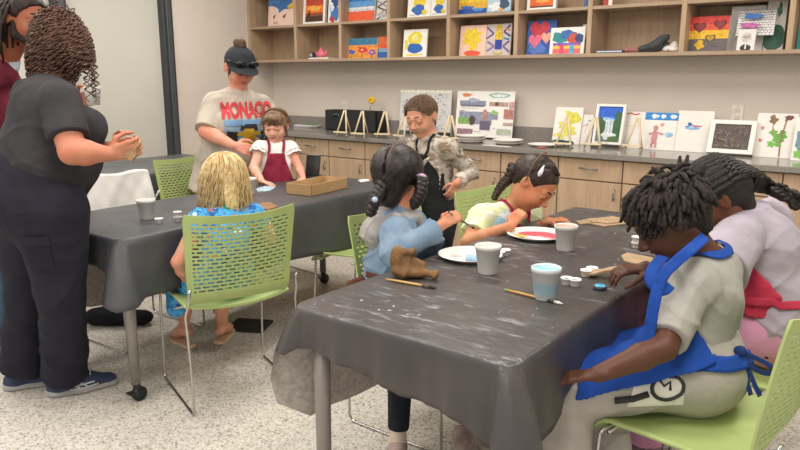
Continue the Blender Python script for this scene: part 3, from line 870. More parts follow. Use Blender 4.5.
# lower row
yl = 4.82
painting('wide canvas with bright flowers on orange under a teal sky', 347.5, 376.5, 38, ZB, yl, [R_(0, 0, 1, .70, 'e2913d'), R_(0, .66, 1, 1, '3a7796'), E_(.5, .42, .16, .17, 'c8324c', .25, 3), E_(.13, .32, .11, .13, '3b66b0', .25, 4), E_(.84, .28, .14, .12, '8a5aa8', .25, 5), E_(.5, .42, .05, .05, 'f0c030'), E_(.84, .28, .04, .04, 'f0c030'), Ln('4f8a3c', .03, (.5, 0), (.5, .26)), Ln('4f8a3c', .03, (.13, 0), (.13, .2)), Ln('4f8a3c', .03, (.84, 0), (.84, .18)), E_(.3, .12, .08, .04, '6fa03c')], group=GL, ymid=50)
painting('narrow canvas striped orange, yellow and blue', 376.8, 389.5, 36.5, ZB, yl+.02, [R_(0, .68, 1, 1, 'd96a34'), R_(0, .45, 1, .68, 'e3b13a'), E_(.5, .55, .5, .12, 'd9572e', .2), R_(0, 0, 1, .28, '2e5fa8'), R_(0, .28, 1, .45, '7aa0c0')], group=GL, ymid=50)
painting('white canvas with yellow disc above blue block, lower row', 402.5, 426, 29, ZB, yl, [E_(.5, .66, .30, .26, 'e6cf33', .06, 2), E_(.5, .32, .32, .19, '2c62b4', .08, 3), R_(.08, .3, .2, .62, 'e6cf33'), E_(.5, .7, .14, .1, 'f2e9a0', .1), Ln('e6cf33', .05, (.15, .08), (.85, .1))], 'f1eee6', group=GL, ymid=45)
painting('pale pink canvas with a yellow zigzag shape and orange base', 459, 485, 25, ZB, yl, [P_('e7c52f', (.1, .45), (.2, .62), (.08, .68), (.24, .78), (.2, .92), (.42, .84), (.58, .94), (.66, .8), (.86, .78), (.74, .62), (.86, .5), (.7, .42), (.66, .22), (.42, .18), (.36, .36)), E_(.5, .08, .32, .1, 'dd5b3a', .1)], 'efc9b4', group=GL, ymid=42)
painting('canvas of purple and white waves around a yellow and blue pillar', 485.5, 510, 23.5, ZB, yl+.01, [Ln('5b4a86', .06, (.0, .9), (.3, .7), (.0, .55)), Ln('8a6fa8', .07, (.05, .45), (.35, .3), (.05, .15)), Ln('5b4a86', .07, (.95, .95), (.7, .75), (.98, .6)), Ln('7d5f9c', .07, (.95, .45), (.7, .3), (.98, .1)), Ln('c98b3c', .05, (.75, .85), (.95, .78)), Ln('3f7fa8', .06, (.7, .55), (.95, .5)), R_(.36, .5, .66, .78, 'd9b92f'), E_(.5, .88, .12, .1, 'cfae2c'), R_(.38, .2, .66, .5, '2c3f9a'), Ln('c9b84a', .05, (.3, .1), (.5, .05), (.7, .1))], 'cfc4c0', group=GL, ymid=42)
painting('blue canvas with overlapping red, pink and peach hearts', 526.5, 555, 20, ZB, yl+.01, [E_(.3, .2, .3, .2, '5677bd', .3, 3), E_(.8, .5, .2, .3, '53509a', .3, 4), Hrt(.42, .72, .36, 'c43a4c'), Hrt(.28, .42, .24, 'ec7088'), Hrt(.68, .5, .2, 'e8a58e')], '3f5ea6', group=GL, ymid=40)
painting('white canvas with a bouquet of coloured rounds in a striped box', 549.5, 584, 27, ZB, yl-.03, [E_(.3, .62, .25, .22, '2f8a8c', .15, 3), E_(.52, .72, .22, .2, '3a6aa8', .15, 4), E_(.68, .56, .16, .2, 'c8503c', .12, 5), E_(.85, .58, .12, .18, '3c4a7c', .1, 6), R_(.1, .02, .9, .42, 'e06a6a'), R_(.1, .2, .9, .3, 'f0c050'), R_(.3, .02, .42, .42, 'd9486a'), R_(.6, .02, .72, .42, '5aa0d0'), R_(.1, .34, .9, .42, '7a62b8')], group=GL, ymid=42)
painting('thin white and green canvas edge behind the bouquet canvas', 581, 587.5, 24, ZB, yl+.05, [E_(.4, .4, .3, .2, '6a9a5a', .2)], group=GL, ymid=40)
painting('canvas banded red, yellow and grey with three dark hearts', 688.5, 728, 16, ZB, yl, [R_(0, 0, 1, .36, '66605f'), R_(0, .36, 1, .60, 'e6b62e'), R_(0, .60, 1, .78, 'dd5a3a'), R_(0, .78, 1, 1, 'c83a38'), Hrt(.26, .70, .18, '4a2224'), Hrt(.26, .70, .145, '8a3a3a'), Hrt(.77, .76, .17, '4a2224'), Hrt(.77, .76, .135, '8a3a3a'), Hrt(.56, .38, .14, '3f3a34'), Hrt(.56, .38, .11, 'b8923a'), E_(.3, .2, .12, .12, 'd8a92e', .2, 5)], group=GL, ymid=35)
painting('large white canvas with faint grey pencil sketch', 729, 764, 5.5, ZB, yl+.07, [Ln('b5b0ac', .02, (.2, .2), (.25, .6), (.4, .75), (.3, .9)), Ln('c5c0bc', .02, (.5, .2), (.8, .4), (.7, .8)), E_(.3, .5, .12, .2, 'd5d0cc', .2)], 'dedad6', group=GL, ymid=30)
painting('white canvas with blue and pink patches over a brick pattern', 737.5, 775, 2, ZB+.09, yl+.0, [R_(0, 0, 1, 1, 'efeae6')]+[Ln('6f6a70', .018, (0, .1*i), (1, .1*i)) for i in range(1, 10)]+[Ln('6f6a70', .012, (.1*j+.05*(i % 2), .1*i), (.1*j+.05*(i % 2), .1*i+.1)) for i in range(10) for j in range(1, 10)]+[E_(.42, .72, .26, .11, '3d6fb4', .15, 3), E_(.36, .34, .26, .12, 'b8639a', .15, 4)], group=GL, ymid=16, hh=.155, lean=.3)
painting('small white canvas with a grey oval and dark arch below', 737, 755, 28.5, ZB, yl-.05, [E_(.5, .6, .3, .24, 'c9c2bc', .05), E_(.5, .62, .2, .07, 'a89490', .1), E_(.5, .1, .3, .18, '35322f', .05), R_(.46, .06, .54, .3, 'ece8e4')], 'e4dfda', group=GL, ymid=38, lean=.2)
painting('dark green and pale canvas at the end of the compartment', 765, 785, -3, ZB, yl+.05, [E_(.45, .25, .6, .28, '2f5a48', .1, 3), E_(.65, .78, .12, .12, '3f7a5a', .2, 5), E_(.3, .66, .1, .06, '8fae9a', .2, 5)], 'd5d3cb', group=GL, ymid=25)
painting('teal canvas with white flecks at the right edge', 797.5, 812, 18, ZB, yl, [E_(.3, .6, .1, .1, 'e8efe9', .2), E_(.5, .3, .1, .06, 'e8efe9', .2)], '2f8a86', group=GL, ymid=35)

# things lying on the shelf
def shelf_pt(px, py, yp): return hit(px, py, 1, yp)
p = shelf_pt(321.5, 58, 4.83)
t = thing('clay_figure', 'pink modelled clay lump with knobs and a spout, on the lower shelf', 'ornament', (p[0], 4.83, ZB+.013))
b = Body(); b.ell((0, 0, .03), (.05, .035, .03)); b.ell((0, 0, .058), (.03, .022, .018)); b.ell((.0, 0, .08), (.012, .012, .012), k=.01)
b.cone((-.045, 0, .025), (-.075, 0, .05), .014, .010, .01); b.cone((.045, 0, .03), (.07, 0, .055), .012, .010, .01)
v, q = b.bake(.004); link('body', mesh_np(v, q), flat('dd6f83', .5, 0, .06), t)
m = MB(); m.tube([(.05, 0, .02), (.078, 0, .03), (.08, 0, .05), (.055, 0, .06)], .006, 8); m.build('handle', flat('d25f76', .5), t)
tag(recentre(bx('paper_sheet', (p[0]-.10, 4.76, ZB), (p[0]+.15, 4.92, ZB+.012), M_WHITE, None, .001)), 'stack of white paper under the pink clay figure', 'paper')
p = shelf_pt(312.5, 56, 4.80)
m = MB(); m.box((-.022, -.02, .0), (.022, .02, .05), 0, .002); m.box((-.015, -.021, .012), (.015, -.0202, .04), 1)
o = m.build('small_box', [flat('3c4044', .5), flat('aab0b4', .5)]); o.location = (p[0], 4.80, ZB+.0125); tag(o, 'small dark box beside the pink clay figure', 'box')
p = shelf_pt(612, 50, 4.82)
m = MB(); m.box((-.09, -.07, 0), (.09, .07, .02), 0, .006); m.box((-.085, -.072, .005), (.085, -.0702, .014), 1)
o = m.build('folder', [flat('44506c', .6), flat('c9ccd4', .6)]); o.location = (p[0], 4.82, ZB); o.rotation_euler = (0, 0, .1); tag(o, 'flat blue folder lying at the left of the compartment', 'folder')
p0 = shelf_pt(631, 50, 4.80)
b = Body()
for a, c, r in (((-.07, 0, .015), (.07, .01, .012), .014), ((-.02, -.02, .02), (.06, .03, .02), .016)): b.cone(a, c, r, r*.8)
v, q = b.bake(.004, .006, 60); o = link('cloth_scrap', mesh_np(v, q), cloth('a4706a')); o.location = (p0[0], 4.80, ZB); tag(o, 'crumpled reddish cloth scrap on the shelf beside the dark shoe', 'cloth')
p1 = shelf_pt(653, 45, 4.80)
t = thing('shoe', 'dark grey slip-on shoe tipped up on the shelf', 'shoe', (p1[0], 4.80, ZB))
b = Body(); b.cone((-.07, 0, .025), (.02, 0, .045), .026, .034, .02, (0, 0, 1), .8); b.cone((.02, 0, .045), (.075, 0, .095), .034, .03, .02); b.sub((.07, 0, .13), (.03, .02, .03))
v, q = b.bake(.004); link('upper', mesh_np(v, q), flat('3d4144', .7, 0, .1), t)
m = MB(); m.tube([(-.09, 0, .006), (-.03, 0, .008), (.04, 0, .016), (.10, 0, .06)], [.012, .022, .024, .016], 10, 0, False, True, (0, 0, 1), .5); m.build('sole', flat('2a2c2e', .6), t)
p2 = shelf_pt(671, 46, 4.82)
b = Body(); b.ell((-.03, 0, .025), (.035, .03, .025)); b.ell((.02, .01, .035), (.03, .03, .034)); b.ell((.03, -.02, .015), (.03, .02, .015))
v, q = b.bake(.004, .008, 70); o = link('tissue_wad', mesh_np(v, q), flat('e6dcd8', .9)); o.location = (p2[0], 4.82, ZB); tag(o, 'wad of white tissue beside the dark shoe on the shelf', 'tissue')

# worktop: paintings, easels, poster, plates
yw = 4.90
painting('white canvas with loose yellow blots behind a wooden easel', 552, 579.5, 106.5, ZC, yw, [E_(.62, .72, .28, .2, 'd6cf52', .25, 3), E_(.35, .5, .2, .12, 'd9d260', .3, 4), E_(.6, .36, .25, .12, 'd6cf52', .25, 5), E_(.3, .22, .2, .1, 'dcd56a', .3, 6)], group=GW, lean=.24, ymid=125)
painting('small white sheet with pale pink scribble, between two easels', 578.5, 591, 114, ZC, yw+.02, [Ln('d8a0a0', .04, (.2, .6), (.6, .7), (.4, .4)), Ln('9a9a9a', .04, (.55, .8), (.8, .8))], group=GW, lean=.24, ymid=128)
painting('white framed painting of a waterfall under a deep blue sky', 593.5, 622.5, 103.5, ZC+.02, yw-.06, [R_(0, .5, 1, 1, '3f7fd8'), R_(0, .72, 1, 1, '2a5fc8'), E_(.4, .6, .4, .08, '9cc0ea', .2), R_(0, 0, 1, .3, '5f7f8c'), E_(.12, .45, .25, .28, '3d5c3c', .2, 4), E_(.88, .45, .32, .36, '35613a', .2, 5), R_(.34, .2, .66, .62, 'cfd8de'), E_(.5, .18, .3, .1, 'dfe6ea', .2), Ln('9fb4c0', .03, (.42, .6), (.42, .25)), Ln('9fb4c0', .03, (.56, .6), (.56, .25)), E_(.75, .08, .3, .08, '4c6b3c', .2, 7)], frame=.018, group=GW, lean=.24, ymid=120)
painting('white canvas headed by a thin red scribble, right of the waterfall', 620, 643.5, 111, ZC, yw, [Ln('c24a4a', .035, (.12, .93), (.3, .96), (.5, .92), (.7, .95)), Ln('d8cfc6', .02, (.2, .6), (.8, .62))], group=GW, lean=.24, ymid=130)
painting('canvas of a pink bear shape on white under a blue sky band', 642, 675.5, 112, ZC, yw-.02, [R_(0, .80, 1, 1, '2f86cc'), E_(.3, .9, .12, .05, 'dce8f2', .2), E_(.55, .9, .08, .05, 'dce8f2', .2), E_(.85, .9, .1, .05, 'dce8f2', .2), E_(.36, .34, .09, .2, 'c98a92', .08, 3), E_(.37, .58, .075, .08, 'c4848c', .05), R_(.28, .06, .34, .2, 'c4848c'), R_(.4, .06, .46, .2, 'c4848c'), Ln('c98a92', .05, (.3, .44), (.18, .42)), Ln('c98a92', .05, (.44, .46), (.62, .42)), E_(.78, .42, .12, .06, '9cc4e4', .15), Hrt(.55, .68, .06, 'e8908c')], group=GW, lean=.24, ymid=130)
painting('white canvas with a small blue and red squiggle', 674.5, 711, 110, ZC, yw-.02, [E_(.42, .58, .2, .05, '8fb8dc', .2, 3), E_(.36, .67, .06, .04, '4a6ab0', .2), Ln('c84a5a', .03, (.45, .64), (.7, .62)), Ln('4a6ab0', .025, (.25, .6), (.45, .66))], group=GW, lean=.24, ymid=130)
painting('white framed dark brown picture with pale curling strokes', 708, 754, 119, ZC+.012, yw-.10, [R_(0, 0, 1, 1, '5d504a')]+[Ln(('8f7a64', 'a08c70', '6f7688')[i % 3], .022, *[(.08+.84*((i*.37+.03) % 1)+.05*math.cos(a+i), .1+.8*((i*.61) % 1)+.07*math.sin(a+i)) for a in (0, 1, 2, 3)]) for i in range(30)], frame=.028, group=GW, ymid=135, lean=.34)
painting('large white canvas with a green leaved tree and brown tops', 754, 795.5, 112.5, ZC, yw-.06, [E_(.56, .42, .14, .1, '6fae4a', .25, 3), E_(.42, .3, .1, .08, '7ab452', .25, 4), E_(.66, .52, .12, .09, '64a444', .25, 5), E_(.46, .56, .1, .08, '78b250', .25, 6), E_(.4, .86, .1, .09, '8a6a4a', .25, 7), E_(.76, .9, .1, .07, '7a4a48', .3, 8), Ln('9a6a50', .035, (.66, .02), (.64, .4), (.72, .84)), Ln('9a6a50', .02, (.42, .5), (.41, .8)), Hrt(.16, .66, .05, 'd87a72'), Hrt(.15, .38, .05, 'd87a72'), E_(.6, .3, .06, .05, '6fae4a', .25, 9)], group=GW, lean=.24, ymid=135)
painting('white canvas with teal and green dabs at the right edge of the worktop', 793, 830, 117, ZC, yw-.14, [E_(.2, .45, .14, .25, '6f93a0', .2, 3), E_(.2, .14, .16, .1, '7cba55', .2, 4), E_(.6, .5, .2, .2, '7cba55', .2, 4)], group=GW, lean=.24, ymid=135)
# boards by the boy
painting('white board covered in rows of faint grey dotted notes', 399, 450, 90, ZC+.03, 4.94, [R_(0, .93, 1, 1, 'e9e3cf')]+[E_(.05+.9*random.random(), .06+.85*random.random()**.9, .012, .014, random.choice(('6c7484', '8a909c', 'a0a0a4', '55627c')), .2, i, 6) for i in range(120)], 'd5d3d0', .006, 0, .08, None, 'board', name='notice_board', ymid=112)
o = painting('white collage poster of small landscape and building pictures on the worktop', 455, 512.5, 91, ZC+.01, 4.93, [E_(.17, .91, .09, .035, 'd98a5a', .2), R_(.06, .68, .52, .79, '8890a4'), R_(.08, .66, .5, .70, '6d6f7e'), E_(.3, .8, .1, .04, 'a8b0c4', .2), E_(.74, .91, .18, .05, '8fc0a4', .1), E_(.74, .905, .13, .03, 'eef0ec', .1), R_(.58, .68, .9, .77, 'b89a8c'), R_(.68, .69, .74, .77, '6a4a44'), R_(.06, .28, .64, .55, '8f98ac'), R_(.05, .28, .26, .42, '84ac5c'), E_(.3, .36, .06, .1, '5a4a4c', .1), E_(.52, .48, .05, .12, 'b88a84', .1), R_(.44, .16, .62, .36, '6a6478'), R_(.04, .05, .32, .17, '9a7a88'), E_(.68, .52, .06, .06, '9cc07c', .3), R_(.62, .40, .74, .50, '8c90a0'), R_(.84, .42, 1.0, .62, 'b47a70'), R_(.92, .64, 1.0, .78, 'c89a98'), R_(.84, .28, 1.0, .34, 'b8a094'), R_(.74, .08, .98, .2, 'b4bca8'), Ln('8a8a8a', .008, (.34, .12), (.46, .12)), Ln('8a8a8a', .008, (.66, .2), (.72, .2)), Ln('b07a5a', .01, (.06, .57), (.16, .57)), Ln('b0b0b0', .008, (.08, .63), (.4, .63))], 'f2efea', .006, 0, .10, None, 'poster', name='collage_poster', ymid=112)
# easels
def easel(label, px, py, yp, h, rz=0.):
    """py: pixel row of the feet"""
    p = hit(px, py, 2, ZC)
    t = thing('table_easel', label, 'easel', (p[0], p[1], ZC), 'small wooden table easels', rz)
    for q in (-1, 1):
        m = MB(); m.tube([(q*h*.27, -.02, .004), (q*.008, .03, h)], .0085, 4); m.build('leg', M_PINE, t)
    m = MB(); m.tube([(0, .105, .004), (0, .03, h*.96)], .006, 4); m.build('leg', M_PINE, t)
    m = MB(); m.box((-h*.32, -.045, h*.13), (h*.32, -.019, h*.13+.012), 0, .001); m.build('ledge', M_PINE, t)
    return t
easel('leftmost small wooden easel, in front of the black bin', 343, 136, 0, .215)
easel('second small wooden easel from the left, in front of the black bin', 360.5, 137.5, 0, .215)
easel('small wooden easel right of the black bin', 384, 138, 0, .215, .25)
easel('small wooden easel left of the boy in camouflage, before the dotted board', 402, 139.5, 0, .2, -.3)
easel('small wooden easel right of the boy in camouflage', 450, 142, 0, .2, .5)
easel('small wooden easel in front of the yellow blot canvas', 564, 148, 0, .215)
easel('small wooden easel holding the framed waterfall', 593, 148.5, 0, .215)
easel('small wooden easel right of the framed waterfall', 634, 150.5, 0, .22, -.2)
# black bin with a yellow flower
p = hit(340, 133, 1, 4.86); p2 = hit(377, 135, 1, 4.86)
x0, x1 = hit(326, 125, 1, 4.86)[0], hit(377, 125, 1, 4.86)[0]; zt = hit(350, 110.5, 1, 4.86)[2]
t = thing('storage_bin', 'black fabric storage bin behind the wooden easels', 'bin', ((x0+x1)/2, 4.92, ZC))
w = (x1-x0)/2; m = MB()
for lo, hi in (((-w, -.07, 0), (-w+.012, .07, zt-ZC)), ((w-.012, -.07, 0), (w, .07, zt-ZC)), ((-w, -.07, 0), (w, -.058, zt-ZC)), ((-w, .058, 0), (w, .07, zt-ZC)), ((-w, -.07, 0), (w, .07, .01))): m.box(lo, hi, 0, .003)
m.build('body', M_BLACKS, t)
for q in (-.5, .5):
    m = MB(); m.tube([(q*w-.04, -.074, .12), (q*w-.03, -.085, .15), (q*w+.03, -.085, .15), (q*w+.04, -.074, .12)], .007, 6); m.build('handle', flat('55585c', .5), t)
p = hit(373, 100, 1, 4.93)
t = thing('artificial_flower', 'single yellow flower on a stem standing in the black bin', 'flower', (p[0]-.03, 4.93, ZC+.02))
m = MB(); m.tube([(0, 0, 0), (.0, 0, .2), (.03, -.01, p[2]-ZC-.03)], .0025, 6); m.build('stem', flat('6c8a3c', .6), t)
m = MB(); c = V(.03, -.012, p[2]-ZC-.02)
for i in range(7):
    a = 2*PI*i/7; m.ell(c+.024*V(math.cos(a), -.3, math.sin(a)*.7), (.022, .012, .015), 8, 6)
m.build('petals', flat('e8c21c', .6), t); m = MB(); m.ell(c+V(-.008, -.014, .004), (.014, .010, .010), 8, 6); m.build('flower_centre', flat('b87a1c', .7), t)
# book stack in the corner
p = hit(310, 127, 2, ZC)
m = MB(); m.box((-.13, -.09, 0), (.13, .09, .012), 0, .001, Matrix.Rotation(.12, 4, 'Z')); o = m.build('paper_stack', flat('b9b2bc', .8)); o.location = (*p[:2], ZC); tag(o, 'thin stack of lilac grey paper under the green folder', 'paper')
m = MB(); m.box((-.14, -.09, 0), (.14, .09, .010), 0, .002, Matrix.Rotation(-.05, 4, 'Z')); m.box((-.07, -.06, .0101), (.12, .07, .0125), 1, 0, Matrix.Rotation(-.15, 4, 'Z'))
o = m.build('folder', [flat('e6e4de', .6), flat('5f9a52', .6)]); o.location = (p[0], p[1], ZC+.0125); tag(o, 'white folder with green cover lying on the far left of the worktop', 'folder')
# paper plates stacked and lying on the worktop
def plate(m, r=.115, mi=0, sx=1.):
    m.lathe([(0, .003), (r*.70, .003), (r*.82, .012), (r*.97, .018), (r, .0175), (r*.985, .0155), (r*.83, .009), (r*.71, .0), (0, 0)], 40, mi=mi)
def add_plate(label, pos, r, group, mats=(M_WHITE,), extra=None, parts=None, rz=0.):
    m = MB(); plate(m, r)
    t = thing('paper_plate', label, 'plate', pos, group, rz) if parts else None
    o = m.build('dish' if t else 'paper_plate', list(mats), t)
    if t is None: tag(o, label, 'plate', group); o.location = [float(x) for x in pos]; return o
    for nm, polys in parts:
        pm = MB()
        for col_i, pts, z in polys: pm.prism(pts, z, z+.0022, col_i)
        pm.build(nm, parts_m[nm], t)
    return t
for i, (px, py, k, nm) in enumerate(((473, 142, 3, 'left'), (509, 144, 2, 'middle'), (545, 146, 1, 'right'))):
    p = hit(px, py, 2, ZC)
    for j in range(k):
        add_plate(('white paper plate lying flat on the worktop, %s of the three piles' % nm if k == 1 else 'white paper plate in the %s pile on the worktop, %s' % (nm, ('at the bottom', 'second up', 'on top')[j])),
                  (p[0], p[1]-.02, ZC+.0205*j*.9), .115, 'paper plates on the worktop')
p = hit(543, 146.5, 2, ZC+.01)
m = MB(); m.box((-.03, -.02, 0), (.03, .02, .004), 0, .001); o = m.build('paint_dab', flat('d06a5a', .5)); o.location = (p[0], p[1]-.02, ZC+.0035); tag(o, 'small dried red paint dab on the right worktop plate', 'paint')
p = hit(482, 148, 2, ZC); m = MB(); m.box((-.10, -.014, 0), (.13, .014, .005), 0, .001); o = m.build('ruler', flat('dcd8d0', .5)); o.location = (p[0], max(p[1], 4.44), ZC); o.rotation_euler = (0, 0, 0); tag(o, 'pale flat ruler at the front of the worktop below the plates', 'ruler')
p = hit(727, 152, 2, ZC); m = MB(); m.box((-.10, -.06, 0), (.10, .06, .003), 0); m.box((-.095, -.055, .003), (.05, .04, .0036), 1)
o = m.build('paper_sheet', [M_WHITE, flat('5f9648', .7)]); o.location = (p[0], p[1]+.0, ZC); o.rotation_euler = (0, 0, .15); tag(o, 'white sheet painted green, flat before the brown framed picture', 'paper')
for px, py, nm in ((568, 141, 'teal'), (583, 139.5, 'navy')):
    p = hit(px, py, 2, ZC+.02)
    b = Body(); b.ell((-.03, 0, .02), (.04, .03, .02)); b.ell((.03, .01, .018), (.035, .025, .018)); v, q = b.bake(.005, .006, 60)
    o = link('cloth_scrap', mesh_np(v, q), cloth('4d7680' if nm == 'teal' else '3a4654')); o.location = (p[0], 4.80, ZC); tag(o, 'crumpled %s rag on the worktop behind the easels' % nm, 'cloth')
# outlets
for px, py, nm in ((345, 107.5, 'above the black bin'), (737.5, 114, 'between the framed brown picture and the shelf')):
    p = hit(px, py, 1, YW)
    t = thing('wall_outlet', 'cream outlet plate on the back wall '+nm, 'outlet', (p[0], YW, p[2]))
    m = MB(); m.box((-.037, -.007, -.058), (.037, -.0005, .058), 0, .002); m.build('plate', flat('e2d9cb', .5), t)
    m = MB()
    for z in (-.022, .022): m.box((-.016, -.009, z-.014), (.016, -.0072, z+.014), 0, .001)
    m.build('socket', flat('d4cbbd', .5), t)

# ------------------------------------------------------------------ things on the tables
def cup(label, px, py, h=.092, rt=.042, rb=.030, tint=None, water=None, rim=None, zt=ZT, group='foam cups'):
    """px, py: pixel of the centre of the cup's foot"""
    p = hit(px, py, 2, zt)
    t = thing('foam_cup', label, 'cup', (p[0], p[1], zt), group)
    m = MB(); f = lambda z: rb+(rt-rb)*z/h
    m.lathe([(0, 0), (rb-.002, 0), (rb, .003), (f(h*.86), h*.86), (f(h*.86)+.0025, h*.87), (rt+.001, h*.99), (rt, h), (rt-.003, h), (f(h*.5)-.003, h*.5), (rb-.003, .006), (0, .006)], 28)
    tt = M_CUP
    if tint:
        n = NT('foam_tinted'); n.pbr(.55, 0, .4); tc = n.n('ShaderNodeTexCoord'); sp = n.n('ShaderNodeSeparateXYZ'); n.l(tc.outputs['Object'], sp.inputs[0])
        no = n.noise(20, 3); ad = n.n('ShaderNodeMath', _operation='MULTIPLY_ADD'); n.l(no, ad.inputs[0]); ad.inputs[1].default_value = .03; n.l(sp.outputs[2], ad.inputs[2])
        mr = n.n('ShaderNodeMapRange'); n.l(ad.outputs[0], mr.inputs[0]); mr.inputs[1].default_value = .02; mr.inputs[2].default_value = .075
        n.col(n.ramp(mr.outputs[0], [(0, 'c9c9c6'), (.45, tint), (.75, tint), (1, 'd2d2cf')])); tt = n.m
    m.build('body', tt, t)
    if water:
        m = MB(); m.lathe([(0, h*.8), (f(h*.8)-.0032, h*.8)], 24); m.build('paint_water', flat(water, .1), t)
    if rim:
        m = MB(); m.lathe([(rt-.0035, h*.9), (rt-.0015, h+.0008), (rt+.0012, h*.985), (rt-.001, h*.95)], 28); m.build('paint_smear', flat(rim, .4, 0, .2, 60), t)
    return t
cup('foam cup of paint water with a brush, left end of the far table', 147, 219, water='8a8f90')
cup('foam cup right of the blonde girl\'s head', 249.5, 194, water='8a8f90')
cup('foam cup of water beside the white paper plate', 487.5, 273, .098, .044, .032, water='a9a59c')
cup('foam cup of brownish water by the pink painted plate', 565, 250, .098, .044, .032, water='b8a08c', rim='b59c8c')
cup('foam cup with blue green painted rim and sides, middle of the near table', 545, 298.5, .098, .044, .032, 'a9cbd8', '9cc6c8', '8fc4d0')
def paint_pot(label, px, py, zt=ZT, r=.017, h=.022, paint='d9d6d0', n=1):
    p = hit(px, py, 2, zt)
    t = thing('paint_pot', label, 'paint pot', (p[0], p[1], zt), 'small white paint pots')
    m = MB(); m.lathe([(0, 0), (r*.85, 0), (r*.9, .001), (r, h*.8), (r*1.15, h*.82), (r*1.15, h), (r*.95, h), (r*.9, h*.6), (0, h*.58)], 20); m.build('body', M_WHITE, t)
    m = MB(); m.lathe([(0, h*.7), (r*.9, h*.7)], 18); m.build('paint', flat(paint, .3), t); return t
paint_pot('lone white paint pot right of the left table cup', 159, 223)
paint_pot('white paint pot at the bottom of a pile of two, left table', 178, 221)
o = paint_pot('white paint pot on top of a pile of two, left table', 178, 221); o.location.z += .0225
paint_pot('white paint pot at the rim of the white paper plate', 500, 257); paint_pot('white paint pot behind the white paper plate pot', 505.5, 255)
paint_pot('left pot of the joined pair by the blue rimmed cup', 566.5, 284); paint_pot('right pot of the joined pair by the blue rimmed cup', 575, 285.5)
paint_pot('white paint pot half hidden by the wooden piece', 586, 276); paint_pot('white paint pot beside the one half hidden by wood', 592, 273.5)
paint_pot('white paint pot below the locs boy\'s fringe', 636, 247.5)
o = paint_pot('white paint pot stacked on another below the locs boy\'s fringe', 636, 247.5); o.location.z += .0225
# plates in use
parts_m = {'paint': [flat('dc5468', .35, 0, .08), flat('e8a2a4', .4), flat('d9b95a', .4), flat('efe9e4', .4)], 'wash': [flat('cfd8dc', .5), flat('e2c4bc', .5), flat('93b6cf', .5)]}
def blob2(cx, cy, rx, ry, wob=.15, seed=1, n=22): return [(u, v) for u, v in E_(cx, cy, rx, ry, 'x', wob, seed, n)[1]]
p = hit(470, 258, 2, ZT)
add_plate('white paper plate with pale paint smears before the denim jacket girl', p, .118, 'paper plates in use', parts=[('wash', [(1, blob2(-.05, -.02, .022, .014), .003), (0, blob2(-.01, .03, .03, .012, .2, 3), .003), (2, blob2(.03, -.03, .03, .02, .2, 4), .003)])])
p = hit(537, 237, 2, ZT)
add_plate('paper plate painted pink with white and ochre edge', p, .125, 'paper plates in use', parts=[('paint', [(0, blob2(.0, .01, .085, .08, .08, 2), .003), (1, blob2(.04, -.03, .04, .03, .2, 3), .0055), (3, blob2(.02, -.055, .055, .022, .2, 4), .008), (2, blob2(-.05, -.055, .035, .018, .2, 5), .0085)])])
# light blue sponge on the plate
p = hit(472, 256, 2, ZT+.02); m = MB(); m.box((-.022, -.018, 0), (.022, .018, .016), 0, .004); o = m.build('sponge', flat('9ab9d4', .9, 0, .08, 60, .4)); o.location = (p[0], p[1], ZT+.0055); o.rotation_euler = (0, 0, .5); tag(o, 'pale blue square sponge on the white plate', 'sponge')
# brushes
def brush(label, a, b, handle='b98a4a', tip='3a3a3c', ferrule=None, end=None, r=.0042, name='paintbrush'):
    a, b = V(a), V(b); t = thing(name, label, 'paintbrush', (a+b)/2, 'paintbrushes'); o = (a+b)/2; d = b-a
    P = lambda u: a+d*u-o
    m = MB(); m.tube([P(0), P(.25), P(.6), P(.72)], [r*.55, r*.95, r, r*.8], 8); m.build('handle', flat(handle, .4, 0, .08), t)
    m = MB(); m.tube([P(.72), P(.86)], [r*.95, r*1.05], 8); m.build('ferrule', M_CHROME if ferrule is None else flat(ferrule, .4), t)
    m = MB(); m.tube([P(.86), P(.93), P(1)], [r*1.05, r*1.2, r*.2], 8); m.build('bristles', flat(tip, .7), t)
    if end: m = MB(); m.tube([P(-.005), P(.05)], [r*.6, r*.9], 8); m.build('painted_end', flat(end, .4), t)
    return t
a, b_ = hit(505, 291, 2, ZT), hit(563, 305.5, 2, ZT)
brush('wooden paintbrush lying free with a green tipped handle', a+V(0, 0, .005), b_+V(0, 0, .005), 'c08f45', 'd9d6cf', '3d3630', '6fb56a')
a, b_ = hit(386, 280.5, 2, ZT), hit(437, 289.5, 2, ZT)
brush('paintbrush lying under the brown clay animal', a+V(0, 0, .005), b_+V(0, 0, .005), 'c99f58', '2c2a2a', '5a4636')
p = hit(147, 219, 2, ZT)
brush('paintbrush standing in the left table cup, white handle', p+V(-.015, .0, .012), p+V(.035, .055, .135), 'd9d8d4', 'e4e2de', 'c9c8c4')
# brown paper bag crumpled into an animal-like lump
p = hit(410, 277, 2, ZT)
b = Body(); b.ell((0, 0, .02), (.06, .04, .022)); b.cone((-.035, .012, .03), (-.045, .016, .075), .03, .022, .02); b.cone((-.045, .01, .085), (.01, .0, .085), .018, .011, .01); b.cone((.03, -.01, .02), (.085, -.03, .018), .018, .012, .012); b.cone((-.045, .012, .06), (.04, -.005, .045), .022, .014, .015)
b.sub((.0, -.03, .06), (.03, .02, .02))
b.cut((0, 0, .001), (0, 0, -1))
v, q = b.bake(.0035, .018, 46, 4); o = link('paper_bag', mesh_np(v, q), flat('745434', .85, 0, .16, 18, .25)); o.location = (p[0], p[1], ZT); o.rotation_euler = (0, 0, .62); tag(o, 'crumpled brown paper bag shape in front of the denim jacket girl', 'paper bag')
